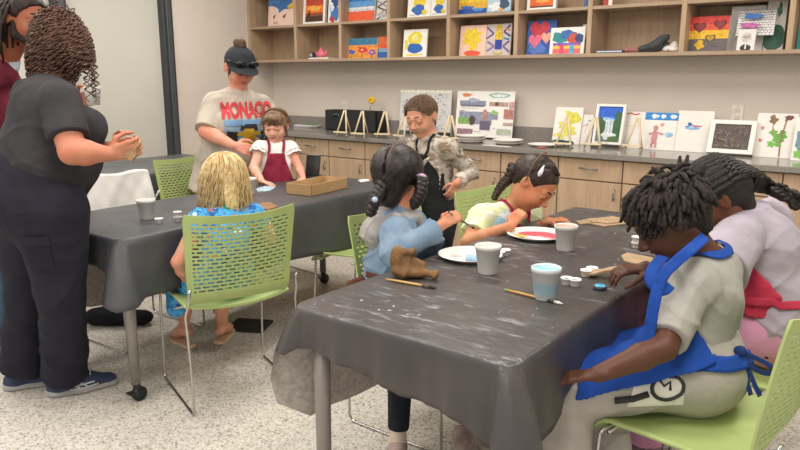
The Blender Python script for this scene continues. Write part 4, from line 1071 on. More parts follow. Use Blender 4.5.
# flat brown paper
def sheet_obj(name, label, cat, pts, mat, zt=ZT, th=.004, lift=.0, seed=0):
    m = MB(); P = [hit(x, y, 2, zt) for x, y in pts]; c = sum(P)/len(P); r = random.Random(seed)
    q = [(p[0]-c[0], p[1]-c[1]) for p in P]; m.prism(q, 0, th)
    if lift:
        q2 = [(x*.6+.02, y*.6) for x, y in q]; m.prism(q2, th, th+lift)
    o = m.build(name, mat); o.location = (c[0], c[1], zt+.0003); return tag(o, label, cat)
sheet_obj('kraft_paper', 'creased brown kraft paper at the far end of the near table', 'paper', [(576, 222), (590, 219), (598, 218.5), (612, 217), (625, 219), (628, 224), (604, 227), (588, 224), (580, 225)], M_KRAFT, lift=.006)
sheet_obj('cardboard_piece', 'flat tan cardboard piece beside the locs boy\'s apron strap', 'cardboard', [(621, 257), (627, 254), (652, 259), (655, 263), (640, 266), (624, 262)], M_KRAFT, th=.006)
sheet_obj('cardboard_piece', 'brown cardboard scrap right of the blonde girl\'s shoulder', 'cardboard', [(260, 205), (270, 203.5), (278, 208), (268, 211), (258, 209)], M_BROWNCARD, th=.008)
sheet_obj('napkin', 'small white napkin at the far right of the left table', 'napkin', [(358, 180.5), (366, 179.5), (370, 181), (361, 182.5)], M_WHITE, th=.004)
sheet_obj('paper_sheet', 'pale blue painted scraps beside the toddler\'s hand', 'paper', [(256, 189), (266, 186), (276, 187), (270, 191), (258, 192)], flat('9fb2bd', .7, 0, .2, 60), th=.002)
# cardboard tray on the left table
A, B, Cc, D = hit(284.5, 194, 2, ZT), hit(313, 196, 2, ZT), hit(349, 187.5, 2, ZT), hit(322, 184, 2, ZT)
cen = (A+Cc)/2; ux = unit(Cc-B); L = np.linalg.norm(Cc-B); uy = V(-ux[1], ux[0], 0); W = abs((A-B)@uy); Hb = .062
t = thing('cardboard_tray', 'open shallow cardboard box in front of the toddler', 'box', cen, None, math.atan2(ux[1], ux[0]))
m = MB(); e = .005; w2, l2 = W/2, L/2
for lo, hi in (((-l2, -w2, 0), (l2, w2, .004)), ((-l2, -w2, 0), (l2, -w2+e, Hb)), ((-l2, w2-e, 0), (l2, w2, Hb)), ((-l2, -w2, 0), (-l2+e, w2, Hb)), ((l2-e, -w2, 0), (l2, w2, Hb))): m.box(lo, hi, 0, .001)
m.build('body', flat('ab8960', .85, 0, .05, 10), t)
for i in range(5):
    m = MB(); m.box((-.04, -.03, 0), (.04, .03, .004), 0, .001); o = m.build('painted_chip', flat(('d8d4cc', 'c9b79c', 'cfd0cc', 'bfa684', 'dcd8d2')[i], .7))
    o.location = V(cen)+ux*(-.14+.07*i)+uy*(.03*(-1)**i)+V(0, 0, .0045+.0042*i); o.rotation_euler = (.0, .0, .5*i); tag(o, ('off-white', 'tan', 'pale grey', 'brown', 'cream')[i]+' card chip inside the open cardboard box', 'card', 'card chips in the cardboard box')
# tablet on stand + stylus
p = hit(312, 178, 2, ZT)
t = thing('tablet_stand', 'black tablet propped upright behind the cardboard box', 'tablet', p, None, .35)
m = MB(); m.box((-.05, -.006, .012), (.05, .006, .155), 0, .004, Matrix.Rotation(-.25, 4, 'X')); m.build('tablet', M_BLACKS, t)
m = MB(); m.box((-.06, -.03, 0), (.06, .08, .012), 0, .003); m.box((-.02, .03, .01), (.02, .04, .10), 0, .003); m.build('stand', M_BLACK, t)
a, b_ = hit(322, 168, 2, ZT), hit(331, 176, 2, ZT)
m = MB(); m.tube([(-.05, .05, .004), (.07, -.05, .004)], .004, 8); o = m.build('cable', M_BLACK); o.location = V(*hit(328, 178, 2, ZT)); tag(o, 'short black stick lying behind the cardboard box', 'pen')
# floor: dark bag and flat black thing
p = hit(250, 327, 2, 0); m = MB(); m.box((-.11, -.09, 0), (.11, .09, .02), 0, .006); o = m.build('floor_pad', M_BLACK); o.location = (*p[:2], 0); o.rotation_euler = (0, 0, .5); tag(o, 'flat black pad on the floor beside the blonde girl\'s sandals', 'pad')
p = hit(112, 327, 2, 0)
b = Body(); b.cone((-.13, 0, .05), (.13, 0, .045), .07, .06, .03, (0, 0, 1), .7); b.cone((-.10, .02, .06), (.02, .01, .085), .03, .03, .03); b.cut((0, 0, .002), (0, 0, -1))
v, q = b.bake(.005, .012, 40, 2); o = link('bag', mesh_np(v, q), cloth('1b1b1e')); o.location = (p[0], p[1]+.05, 0); o.rotation_euler = (0, 0, .65); tag(o, 'soft black bag lying on the floor under the left table', 'bag')
# white bag over the chair back
def bag():
    m = MB()
    def fn(u, v):
        y = -.23+.46*u; a = 2*u-1
        if v < .5:
            w = v*2; x = .300-.018-.085*(1-w)*-1*0+.0; z = .63+.215*w; xo = -.235-.075*(w)-.012
            x = xo+.030
        else:
            w = (v-.5)*2; z = .845-.10*w; x = -.325-.02*w
        z += .006*math.sin(9*u+v*3); x += .005*math.sin(14*u+5*v)
        return (-y, x, z)
    m.sheet(fn, 24, 24); return m
t = MB()
def bagf(u, v):
    a = 2*u-1; w = min(1, v/.62)
    if v < .62: z = .615+.250*w; y = -.195-.055*(z-.435)/.4-.035*(1-a*a)*.6+.046
    elif v < .72: k = (v-.62)/.1; z = .866+.006*math.sin(k*PI); y = -.252-.03*(1-a*a)*.6+.046-.06*k
    else: k = (v-.72)/.28; z = .866-.12*k; y = -.312-.03*(1-a*a)*.6+.046-.012*k
    x = a*.262*(1+.05*(1-w))
    return (x, y+.006*math.sin(11*u+7*v)+.004*math.sin(31*u)*math.cos(17*v), z+.010*math.sin(5*u+1)*(1-w)+.005*math.sin(13*u))
t.sheet(bagf, 40, 40)
o = t.build('shopping_bag', flat('e6e2de', .45, 0, .03, 12, .5)); o.location = (-3.385, 2.06, 0); o.rotation_euler = (0, 0, math.atan2(.05, 1)-PI/2)
md = o.modifiers.new('thick', 'SOLIDIFY'); md.thickness = .004; md.offset = 1
m = MB(); m.tube([(.24, -.235, .70), (.275, -.20, .735), (.29, -.16, .71), (.285, -.12, .655), (.275, -.11, .62)], .009, 8, 0, False, True, (0, 0, 1), .4); m.build('strap', flat('e6e2de', .45, 0, .03, 12, .5), o)
tag(o, 'crinkled white plastic bag draped over a chair back', 'bag')
# ------------------------------------------------------------------ people: clothes
def mid(a, b, t=.5): return V(a)*(1-t)+V(b)*t
def shirt(J, h, fat=1., inf=.012, frac=.5, hem=0., longs=0., flare=1., sl_inf=None, bust=0., collar=.0, extra=None, k=.03):
    b = Body(); pel, wai, che, nec = [V(J[x]) for x in ('pel', 'wai', 'che', 'nec')]; f = unit(J['fwd'])
    lo = pel+(pel-wai)*hem; si = inf if sl_inf is None else sl_inf
    b.cone(lo, wai, (.088*h*fat+inf)*flare, .076*h*fat+inf, k, f, .78)
    b.cone(wai, che, .076*h*fat+inf, .085*h*(1+(fat-1)*.6)+inf, k, f, .74)
    b.cone(che, (V(J['shL'])+V(J['shR']))/2*.8+nec*.2, .08*h+inf, .045*h+inf, k, f, .75)
    if bust:
        r = unit(np.cross(f, V(0, 0, 1)))
        for q in (-1, 1): b.ell(che+f*.075*h*(1+(fat-1)*.6)+r*q*.045*h-V(0, 0, .015*h), V(1, 1, 1)*bust, None, .05)
    for q in 'LR':
        b.cone(che*.25+nec*.75-V(0, 0, .006), J['sh'+q], .038*h+inf*.8, .037*h+inf, k)
        s, e, w = V(J['sh'+q]), V(J['el'+q]), V(J['wr'+q])
        if longs:
            b.cone(s, e, .036*h*fat**.6+si, .028*h*fat**.5+si, .02); b.cone(e, mid(e, w, longs), .028*h*fat**.5+si, .021*h+si, .012, cap=True)
        else:
            b.cone(s, mid(s, e, frac), .036*h*fat**.6+si, .034*h*fat**.6+si*1.7, .02, cap=True)
    if extra: extra(b)
    b.cut(lo, (lo-wai)); 
    return b
def trousers(J, h, fat=1., inf=.012, hemr=None, upto=.92, top=.45, knee=None):
    b = Body(); pel, wai = V(J['pel']), V(J['wai']); f = unit(J['fwd'])
    b.cone(pel, mid(pel, wai, top), .090*h*fat+inf, .082*h*fat+inf, .03, f, .8)
    for q in 'LR':
        hp, kn, an = V(J['hip'+q]), V(J['kn'+q]), V(J['an'+q])
        kr = knee or .037*h*fat**.5+inf
        b.cone(hp, kn, .060*h*fat+inf, kr, .03)
        b.cone(kn, mid(kn, an, upto), kr, hemr or .030*h+inf, .015, cap=True)
    return b
def shoe(name, label, an, to, h, mats, parent, sole=.03, logo=False, wid=1., lng=1.):
    """a shoe at an ankle pointing to the toe"""
    an, to = V(an), V(to); g = unit(V(*(to-an)[:2], 0)); L = .155*h*lng
    fl = min(an[2], to[2])-.06*h/1.6
    he = V(an[0], an[1], 0)-g*.045*h+V(0, 0, 0); z0 = to[2]-.02
    b = Body(); P = lambda u, z: V(he[0], he[1], 0)+g*L*u+V(0, 0, z0+z)
    r = .026*h*wid
    b.cone(P(.14, .030), P(.5, .030), r*.95, r*1.05, .02, V(0, 0, 1), .85); b.cone(P(.5, .030), P(.86, .024), r*1.1, r*.85, .02, V(0, 0, 1), .7)
    b.cone(P(.17, .035), P(.22, .075), r*.95, r*.85, .02); b.cone(P(.3, .06), P(.6, .035), r*.75, r*.8, .03)
    b.cut(P(0, .006), (0, 0, -1))
    up = garment(name, b, mats[0], parent, .005)
    s = Body(); s.cone(P(.13, .012), P(.5, .012), r*1.06, r*1.15, .02, V(0, 0, 1), .6); s.cone(P(.5, .012), P(.88, .012), r*1.18, r*.92, .02, V(0, 0, 1), .6)
    s.cut(P(0, .026), (0, 0, 1)); s.cut(P(0, 0.0), (0, 0, -1))
    v, q = s.bake(.004); so = link('sole', mesh_np(v, q), mats[1], up, True)
    if logo:
        bv = bvh_of([up]); sd = np.cross(g, V(0, 0, 1)); m = MB()
        for a, c, d, e in ((.28, .055, .46, .028), (.40, .060, .55, .030), (.25, .036, .66, .044), (.3, .026, .72, .030)):
            pts = []
            for t in np.linspace(0, 1, 9):
                p = P(a+(d-a)*t, c+(e-c)*t)+sd*r*1.0; pts.append(surf(bv, p, .0015))
            m.tube(pts, .0042, 6)
        for k in range(3): 
            pts = [surf(bv, P(.42+.09*k, .085-.012*k)+sd*r*(-.5+t), .002) for t in np.linspace(0, 1, 6)]; m.tube(pts, .003, 5)
        m.build('stripes', flat('b9bcc0', .5), up, True)
    return up
def dirs(fr, fd):
    """room direction from view-right and view-depth parts"""
    return vdir(fr, 0, fd)
def apply_curls(m, roots, r, length, turns, rad=.004, n=34, seed=0, drop=None, mi=0, w=5):
    rr = random.Random(seed)
    for (p, d) in roots:
        p = V(p); d = unit(d); L = length*rr.uniform(.75, 1.15); ph = rr.uniform(0, 6.28); tn = turns*rr.uniform(.8, 1.2); hr = r*rr.uniform(.8, 1.3)
        P = []; R = []; c = p.copy(); dd = d.copy()
        for i in range(n):
            t = i/(n-1)
            dd = unit(dd+V(0, 0, -1)*(drop if drop is not None else .10)); c = c+dd*L/n
            a = unit(np.cross(dd, V(.31, .2, .9))); b2 = np.cross(dd, a); an = ph+2*PI*tn*t
            P.append(c+hr*min(1, t*5)*(math.cos(an)*a+math.sin(an)*b2)); R.append(rad*(1-.4*t))
        m.tube(P, R, w, mi)
def scalp(hd, n, seed=0, lo=(-1, -1, -.2), hi=(1, .55, 1), cond=None, rad=(.385, .46, .38), cen=(0, -.07, .14)):
    """points spread over the skull with their outward directions"""
    out = []; r = random.Random(seed); g = PI*(3-5**.5); N = n*3
    for i in range(N):
        z = 1-2*(i+.5)/N; q = math.sqrt(1-z*z); a = g*i
        x, y = q*math.cos(a), q*math.sin(a)
        if not (lo[0] <= x <= hi[0] and lo[1] <= y <= hi[1] and lo[2] <= z <= hi[2]): continue
        if cond and not cond(x, y, z): continue
        p = hd.L(cen[0]+rad[0]*x, cen[1]+rad[1]*y, cen[2]+rad[2]*z); d = hd.r*x+hd.f*y+hd.u*z
        out.append((p, d))
    return out
def hair_cap(hd, inf=.03, fringe=.30, low=-.05, ears=True, back=-.45, wide=1.):
    """skull-cap of hair: skull ellipsoid grown, trimmed along the hairline"""
    b = Body(); s, L = hd.s, hd.L
    b.ell(L(0, -.07, .14), V(.37*wide+inf, .44+inf, .36+inf)*s, hd.ax, .03*s)
    b.cone(L(0, -.28, .05), L(0, -.26, back), (.24+inf)*s, .16*s, .1*s)
    b.sub(L(0, .50, fringe-.42), V(.60, .42, .40)*s, hd.ax, .05*s)
    if ears:
        for q in (-1, 1): b.sub(L(q*.40, .10, -.16), V(.10, .22, .24)*s, hd.ax, .04*s)
    return b
def strands(m, hd, n, base, end, seed=0, rad=.003, mi=0, jit=.02, inf=.05, start=(0, -.05), wave=.012, side=None, npt=14, yr=(-1, .45)):
    """long hairs from the parting over the skull and down"""
    r = random.Random(seed); s = hd.s
    for i in range(n):
        az = r.uniform(-PI, PI) if side is None else r.uniform(*side)
        x, y = math.sin(az), -math.cos(az)
        if not (yr[0] <= y <= yr[1]): continue
        lay = 1+inf/.4*r.uniform(.4, 1.2); P = []
        ln = r.uniform(*end); ph = r.uniform(0, 6)
        for k in range(npt):
            t = k/(npt-1); th = t*2.0
            if th < 1.35:
                q = math.sin(th); z = math.cos(th)
                p = hd.L((.385*x*q)*lay, -.07+(.46*y*q)*lay, .14+.38*z*lay)
                last = p; lt = t
            else:
                u = (t-lt)/(1-lt)
                out = hd.r*x*.06+hd.f*y*.06
                p = last+V(0, 0, -1)*ln*u+out*s*math.sin(u*2.5)+wave*V(math.sin(ph+5*u), math.cos(ph+4*u), 0)*u
            P.append(p)
        m.tube(P, [rad*(1-.6*(k/(npt-1))**2) for k in range(npt)], 4, mi)
def glyphs(text, size, bold=.0):
    cu = bpy.data.curves.new('t', 'FONT'); cu.body = text; cu.size = size; cu.offset = bold; cu.resolution_u = 3
    o = bpy.data.objects.new('t', cu); C.objects.link(o); dg = bpy.context.evaluated_depsgraph_get()
    me = bpy.data.meshes.new_from_object(o.evaluated_get(dg)); bpy.data.objects.remove(o); return me
def on_surface(bv, org, ux, uy, n, verts2, faces, name, mat, parent, out=.003):
    """lay flat artwork on a garment: project along n"""
    vs = []
    for x, y in verts2:
        p = V(org)+ux*x+uy*y; r = bv.ray_cast(Vector([float(c) for c in p+n*.3]), Vector([float(c) for c in -n]))
        vs.append(V(r[0])+n*out if r[0] is not None else p)
    m = MB(); m.add(vs, faces, 0, True); return m.build(name, mat, parent, True)
def subdivided(poly, k=6):
    """a quad cut into a grid so that it can follow a curved surface"""
    a, b, c, d = [V(*p) for p in poly]; vs = []; fs = []
    for j in range(k+1):
        for i in range(k+1): vs.append((a*(1-i/k)+b*(i/k))*(1-j/k)+(d*(1-i/k)+c*(i/k))*(j/k))
    for j in range(k):
        for i in range(k): q = j*(k+1)+i; fs.append((q, q+1, q+k+2, q+k+1))
    return vs, fs
def person(label, loc, group=None): return thing('person', label, 'person', loc, group)
def floor_ankle(px, py, z): 
    p = hit(px, py, 2, 0.); return p+V(0, 0, z)
# ------------------------------------------------------------------ 1. woman in black at the end of the far table
def woman_black():
    f = dirs(.88, .48); h = 1.64; fat = 1.36
    J = dict(fwd=f, pel=at(39, 196, 2.861), wai=at(39, 160, 2.842), che=at(45, 122, 2.842), nec=at(54, 84, 2.871),
             shR=at(60, 101, 2.697), shL=at(32, 97, 3.026), elR=at(72, 152, 2.648), wrR=at(110, 154, 2.716), elL=at(70, 150, 3.055), wrL=at(112, 148, 2.910),
             hipR=at(51, 212, 2.794), hipL=at(34, 210, 2.958), knR=at(62, 300, 2.891), knL=at(28, 298, 3.055),
             anR=floor_ankle(67, 392, .085), anL=floor_ankle(24, 386, .085))
    for q in 'RL': J['to'+q] = J['an'+q]+f*.19-V(0, 0, .062)
    root = person('woman in black t-shirt and black trousers standing at the left table end', (J['pel'][0], J['pel'][1], 0))
    hd = Head(at(61, 46, 2.891), vdir(.75, -.62, .35), (0, 0, 1), .212); hd.skin = skin_mat('bd8468')
    b = human(J, h, fat, hd, feet=False)
    hand(b, J['wrR'], vdir(1, .22, .1), vdir(-.1, .25, .9), .175, True, 1.0, .03, .8)
    hand(b, J['wrL'], vdir(1, .1, -.35), vdir(0, .2, -1), .17, False, .7, .05, .6)
    make_body('body', b, [hd.skin, flat('9a5a50', .4)], root, .0055, hd)
    hd.features(root, closed=.7, brow='241b18')
    def ex(b): b.ell(V(J['wai'])+f*.085-V(0, 0, .02), (.15, .15, .14), None, .08)
    sh = garment('t_shirt', shirt(J, h, fat, .018, .72, .35, bust=.082, sl_inf=.006, extra=ex), cloth('39373a'), root, .007, wr=.018, wf=16, seed=2)
    tr = trousers(J, h, fat, .014, .098, .97, .5, .092)
    tr.ell(V(J['pel'])-f*.05, (.155, .155, .15), None, .1)
    pt = garment('trousers', tr, cloth('26262f'), root, .007, wr=.018, wf=14, seed=5, dirn=(.3, .2, .25))
    bv = bvh_of([pt]); rgt = unit(np.cross(f, V(0, 0, 1)))
    for (px, py) in ((50, 256),):
        c = at(px, py, 2.8); u = unit(RT*.98-V(0, 0, .12)); w = V(0, 0, 1)
        vs, fs = subdivided(((-.045, -.065), (.05, -.055), (.05, .07), (-.045, .06)), 6)
        on_surface(bv, c, RT, w, -FW, [v for v in vs], fs, 'cargo_pocket', cloth('22222a'), root, .006)
        vs, fs = subdivided(((-.05, .04), (.055, .045), (.055, .082), (-.05, .078)), 5)
        on_surface(bv, c, RT, w, -FW, vs, fs, 'pocket_flap', cloth('262630'), root, .010)
    for q in 'RL':
        shoe('shoe', None, J['an'+q], J['to'+q], h, [flat('2a3350', .7, 0, .15, 40), flat('9c9a98', .6)], root, logo=(q == 'R'), wid=1.15, lng=1.12)
    # tight ringlets to the shoulder
    hb = Body(); s = hd.s; L = hd.L
    hb.ell(L(0, -.08, .15), V(.40, .46, .385)*s, hd.ax, .05); hb.cone(L(0, -.15, .0), L(0, -.22, -.42), .30*s, .20*s, .08)
    for q in (-1, 1): hb.cone(L(q*.36, .1, .1), L(q*.34, .02, -.42), .15*s, .12*s, .05)
    hb.sub(L(0, .55, -.15), V(.34, .36, .5)*s, hd.ax, .05)
    hm = hair_mat('33231d', '553a2f', .55)
    v, q = hb.bake(.006, .012, 60, 3)
    hair = link('hair', mesh_np(v, q), hm, root, True)
    m = MB()
    apply_curls(m, [(p, d*.8-V(0, 0, .35)) for p, d in scalp(hd, 420, 1, hi=(1, .66, 1), lo=(-1, -1, -.45), rad=(.40, .46, .385), cen=(0, -.08, .14))], .0085, .12, 5, .0034, 34, 2, .16)
    low = [(L(.40*math.sin(a), -.1-.43*math.cos(a), z), hd.r*math.sin(a)*.4-hd.f*math.cos(a)*.4-V(0, 0, 1)) for a in np.linspace(-2.2, 2.2, 46) for z in (-.1, .12)]+[(L(.34*math.sin(a), -.12-.36*math.cos(a), -.28), hd.r*math.sin(a)*.5-hd.f*math.cos(a)*.5-V(0, 0, .8)) for a in np.linspace(-1.9, 1.9, 40)]
    apply_curls(m, low, .0085, .17, 6, .0036, 34, 5, .2)
    apply_curls(m, [(L(.3, .42, .2), hd.f*.5-V(0, 0, 1)), (L(.26, .46, .25), hd.f*.7-V(0, 0, .8)), (L(.34, .38, .1), hd.f*.3-V(0, 0, 1)), (L(-.2, .46, .2), hd.f*.5-V(0, 0, 1))]*2, .009, .20, 6, .003, 34, 9, .2)
    m.build('ringlets', hair_mat('3a2720', '6a4a3c', .5), hair, True)
    # carved wooden piece held up in the hands
    p = at(132, 151, 2.716)
    m = MB(); m.prism([(-.02, -.035), (.012, -.04), (.022, -.012), (.014, .014), (.024, .036), (-.004, .044), (-.022, .02)], -.006, .006, 0)
    o = m.build('wooden_cutout', flat('8a6a4a', .8, 0, .12)); o.location = p; o.rotation_euler = (1.2, .3, .7)
    tag(o, 'small brown wooden cutout held up by the woman in black', 'wooden cutout')
woman_black()

# ------------------------------------------------------------------ 2. man behind her at the left edge
def man():
    f = dirs(.95, .1); h = 1.84; d = 3.8
    J = dict(fwd=f, pel=at(-20, 205, d), wai=at(-18, 165, d), che=at(-14, 115, d), nec=at(4, 58, d),
             shR=at(-16, 74, d-.2), shL=at(0, 72, d+.22), elR=at(-30, 135, d-.25), wrR=at(-12, 180, d-.2), elL=at(38, 130, d+.2), wrL=at(76, 102, 3.68),
             hipR=at(-22, 215, d-.1), hipL=at(-12, 212, d+.1), knR=at(-12, 285, d-.08), knL=at(0, 278, d+.1), anR=floor_ankle(-8, 344, .09), anL=floor_ankle(-2, 333, .09))
    for q in 'RL': J['to'+q] = J['an'+q]+f*.17-V(0, 0, .068)
    root = person('bearded man in a burgundy top and jeans, behind the woman in black', (J['pel'][0], J['pel'][1], 0))
    hd = Head(at(24, 18, 3.7), vdir(.92, -.22, -.3), (0, 0, 1), .27); hd.skin = skin_mat('a2694c')
    b = human(J, h, 1., hd, feet=False)
    hand(b, J['wrL'], vdir(.9, .25, -.2), vdir(.0, .1, -1), .19, False, .8, .04, .7)
    hand(b, J['wrR'], vdir(.6, -.6, 0), vdir(0, 0, 1), .19, True, .5)
    make_body('body', b, [hd.skin, flat('8a5548', .4)], root, .006, hd)
    hd.features(root, closed=.6, brow='1e1714')
    garment('sweater', shirt(J, h, 1.0, .016, .5, .2, longs=.9), cloth('6a2533'), root, .008, wr=.006, wf=20)
    c = Body(); c.cone(V(J['nec'])-V(0, 0, .03), V(J['nec'])+V(0, 0, .035)+f*.02, .075, .068, .01, cap=True)
    garment('shirt_collar', c, cloth('b9c4d4'), root, .006, wr=.004, wf=30)
    garment('jeans', trousers(J, h, 1., .012, .072, .96), cloth('56708c'), root, .008, wr=.006, wf=20)
    for q in 'RL': shoe('shoe', None, J['an'+q], J['to'+q], h, [flat('1e1e20', .6), flat('2a2a2c', .6)], root)
    L, s = hd.L, hd.s
    bd = Body(); bd.cone(L(-.25, .08, -.3), L(-.05, .30, -.42), .09*s, .12*s, .05*s); bd.cone(L(.25, .08, -.3), L(.05, .30, -.42), .09*s, .12*s, .05*s); bd.cone(L(0, .30, -.40), L(0, .26, -.62), .15*s, .09*s, .06*s)
    for q in (-1, 1): bd.cone(L(q*.31, .06, -.1), L(q*.27, .08, -.32), .05*s, .08*s, .05*s); bd.cone(L(q*.02, .395, -.19), L(q*.11, .35, -.27), .026*s, .03*s, .02*s)
    v, q = bd.bake(.005, .005, 90); link('beard', mesh_np(v, q), hair_mat('1f1714', '3a2a24', .7), root, True)
    hb = hair_cap(hd, .05, .34, back=-.3); hb.cone(L(0, -.4, .05), L(0, -.42, -.75), .28*s, .15*s, .06); hair = garment('hair', hb, hair_mat('1d1614', '37291f', .6), root, .006, wr=.012, wf=60)
    m = MB(); rr = random.Random(4)
    for (p, dd) in scalp(hd, 70, 3, hi=(1, .2, 1), rad=(.40, .48, .40)):
        q = p+V(0, 0, -1)*rr.uniform(.16, .3)-hd.f*.05; m.tube([p, p+dd*.02-V(0, 0, .03), mid(p, q)+dd*.025, q], [.007, .008, .008, .006], 6)
    m.build('locs', hair_mat('1d1614', '37291f', .6), hair, True)
    p = at(93, 97, 3.6)
    t = thing('foam_cup', 'blurred white foam cup gripped by the bearded man\'s hand', 'cup', p-V(0, 0, .04))
    m = MB(); m.lathe([(0, 0), (.03, 0), (.042, .085), (.044, .09), (.04, .09), (.028, .005), (0, .005)], 24); m.build('body', M_CUP, t)
    m = MB(); m.lathe([(0, .06), (.037, .06)], 20); m.build('liquid', flat('b8a89a', .2), t)
man()

# ------------------------------------------------------------------ 3. woman in the cap and printed t-shirt
def woman_cap():
    f = dirs(.55, -.83); h = 1.68; fat = 1.28
    J = dict(fwd=f, pel=at(220, 180, 4.87), wai=at(225, 152, 4.85), che=at(231, 120, 4.79), nec=at(238, 90, 4.78),
             shR=at(215, 104, 4.69), shL=at(261, 106, 4.90), elR=at(206, 132, 4.58), wrR=at(234, 146, 4.45), elL=at(277, 130, 4.92), wrL=at(268, 158, 4.82),
             hipR=at(214, 190, 4.82), hipL=at(228, 190, 4.94), knR=at(216, 240, 4.82), knL=at(232, 238, 4.92), anR=floor_ankle(216, 287, .08), anL=floor_ankle(234, 282, .08))
    for q in 'RL': J['to'+q] = J['an'+q]+f*.16-V(0, 0, .06)
    root = person('woman in dark cap and printed cream t-shirt leaning over the toddler', (J['pel'][0], J['pel'][1], 0))
    hd = Head(at(240, 68, 4.71), vdir(.52, -.42, -.75), (0, 0, 1), .245); hd.skin = skin_mat('d49e86', .14)
    b = human(J, h, fat, hd, dict(wide=1.08), feet=False)
    hand(b, J['wrR'], vdir(.95, -.25, -.1), vdir(.1, -.3, 1), .175, True, .55, .06, .5)
    hand(b, J['wrL'], vdir(-.5, -.7, -.3), vdir(0, 0, 1), .175, False, .5)
    make_body('body', b, [hd.skin, flat('b06a60', .4)], root, .0055, hd)
    hd.features(root, closed=.75, brow='5a4230')
    def ex(b): b.ell(V(J['wai'])+f*.09, (.16, .16, .16), None, .08)
    sh = garment('t_shirt', shirt(J, h, fat, .022, .95, .5, bust=.095, sl_inf=.010, extra=ex), cloth('bdb2a5', .06), root, .007, wr=.022, wf=17, seed=4)
    garment('trousers', trousers(J, h, fat*.9, .004, .08, .96, .1), cloth('3a3c44'), root, .008)
    for q in 'RL': shoe('shoe', None, J['an'+q], J['to'+q], h, [flat('1c1c1e', .6), flat('2a2a2c', .6)], root)
    # print on the chest
    bv = bvh_of([sh]); n = unit(dirs(.30, -1)); uy = V(0, 0, 1); ux = unit(np.cross(uy, n)); org = at(247, 111, 4.71)
    me = glyphs('MONACO', .115, .006); xs = [v.co.x for v in me.vertices]; cx = (max(xs)+min(xs))/2
    wk = .345/(max(xs)-min(xs))
    import bmesh
    bm = bmesh.new(); bm.from_mesh(me); bmesh.ops.triangulate(bm, faces=bm.faces)
    bmesh.ops.subdivide_edges(bm, edges=[e for e in bm.edges if e.calc_length() > .012], cuts=3, use_grid_fill=False); bmesh.ops.triangulate(bm, faces=bm.faces)
    o0 = org-V(0, 0, .035)
    on_surface(bv, o0, ux, uy, n, [((v.co.x-cx)*wk, v.co.y*1.15) for v in bm.verts], [tuple(v.index for v in fc.verts) for fc in bm.faces], 'lettering', flat('c23a40', .8), sh, .010); bm.free()
    def patch(poly, c, nm, out):
        vs, fs = subdivided(poly, 12); on_surface(bv, o0, ux, uy, n, vs, fs, nm, flat(c, .8), sh, out)
    patch(((-.16, -.055), (.17, -.055), (.17, -.015), (-.16, -.015)), '6f93b8', 'printed_band', .0085)
    patch(((-.165, -.15), (.17, -.15), (.17, -.06), (-.165, -.06)), '8aa3b8', 'printed_panel', .007)
    def car(nm, polys, c, out):
        for poly in polys: patch(poly, c, nm, out)
    car('printed_tyre', [((-.15, -.17), (-.08, -.18), (-.075, -.095), (-.145, -.085)), ((.075, -.18), (.15, -.17), (.145, -.085), (.08, -.095)), ((-.05, -.045), (.05, -.045), (.06, -.085), (-.06, -.085))], '2b2a2c', .010)
    car('printed_car', [((-.05, -.185), (.05, -.185), (.03, -.075), (-.03, -.075)), ((-.085, -.12), (.085, -.12), (.07, -.095), (-.07, -.095)), ((-.10, -.195), (.10, -.195), (.10, -.18), (-.10, -.18))], 'd9b02e', .0125)
    # hair, cap, sunglasses
    L, s = hd.L, hd.s; hm = hair_mat('4a3528', '6b4e3a', .6)
    hb = hair_cap(hd, .035, .30, back=-.42); hb.ell(L(0, -.22, .64), V(.17, .16, .12)*s, hd.ax, .04); hb.cone(L(0, -.2, .5), L(0, -.22, .60), .10*s, .10*s, .03)
    for q in (-1, 1): hb.cone(L(q*.36, .12, .0), L(q*.37, .14, -.2), .035*s, .015*s, .03)
    garment('hair', hb, hm, root, .005, wr=.008, wf=70)
    cp = Body(); cp.ell(L(0, -.05, .17), V(.415, .49, .42)*s, hd.ax, .03); cp.cut(L(0, 0, .145), -hd.u-.0*hd.f)
    cap = garment('cap', cp, cloth('34373c', .12), root, .005)
    m = MB()
    def br(u, v):
        a = (2*u-1)*1.15; r0 = .44; x = math.sin(a)*.40; y = -.05+math.cos(a)*.47+v*.36*math.cos(a*.9)
        return L(x*(1+.05*v), y, .19-.06*v-.10*(x/.4)**2*.8)
    m.sheet(br, 20, 8); bo = m.build('brim', cloth('3a3d42', .12), cap, True)
    md = bo.modifiers.new('thick', 'SOLIDIFY'); md.thickness = .005; md.offset = 0
    sg = MB()
    for q in (-1, 1):
        sg.ell(L(q*.19, .46, .30), V(.15, .035, .085)*s, 12, 8, hd.ax, 0); sg.tube([L(q*.32, .40, .31), L(q*.44, .1, .27), L(q*.44, -.1, .24)], .004, 6, 0)
    sg.tube([L(-.06, .49, .32), L(.06, .49, .32)], .004, 6, 0)
    o = sg.build('sunglasses', flat('141416', .15)); tag(recentre(o), 'dark sunglasses pushed up on the front of the cap', 'sunglasses')
woman_cap()
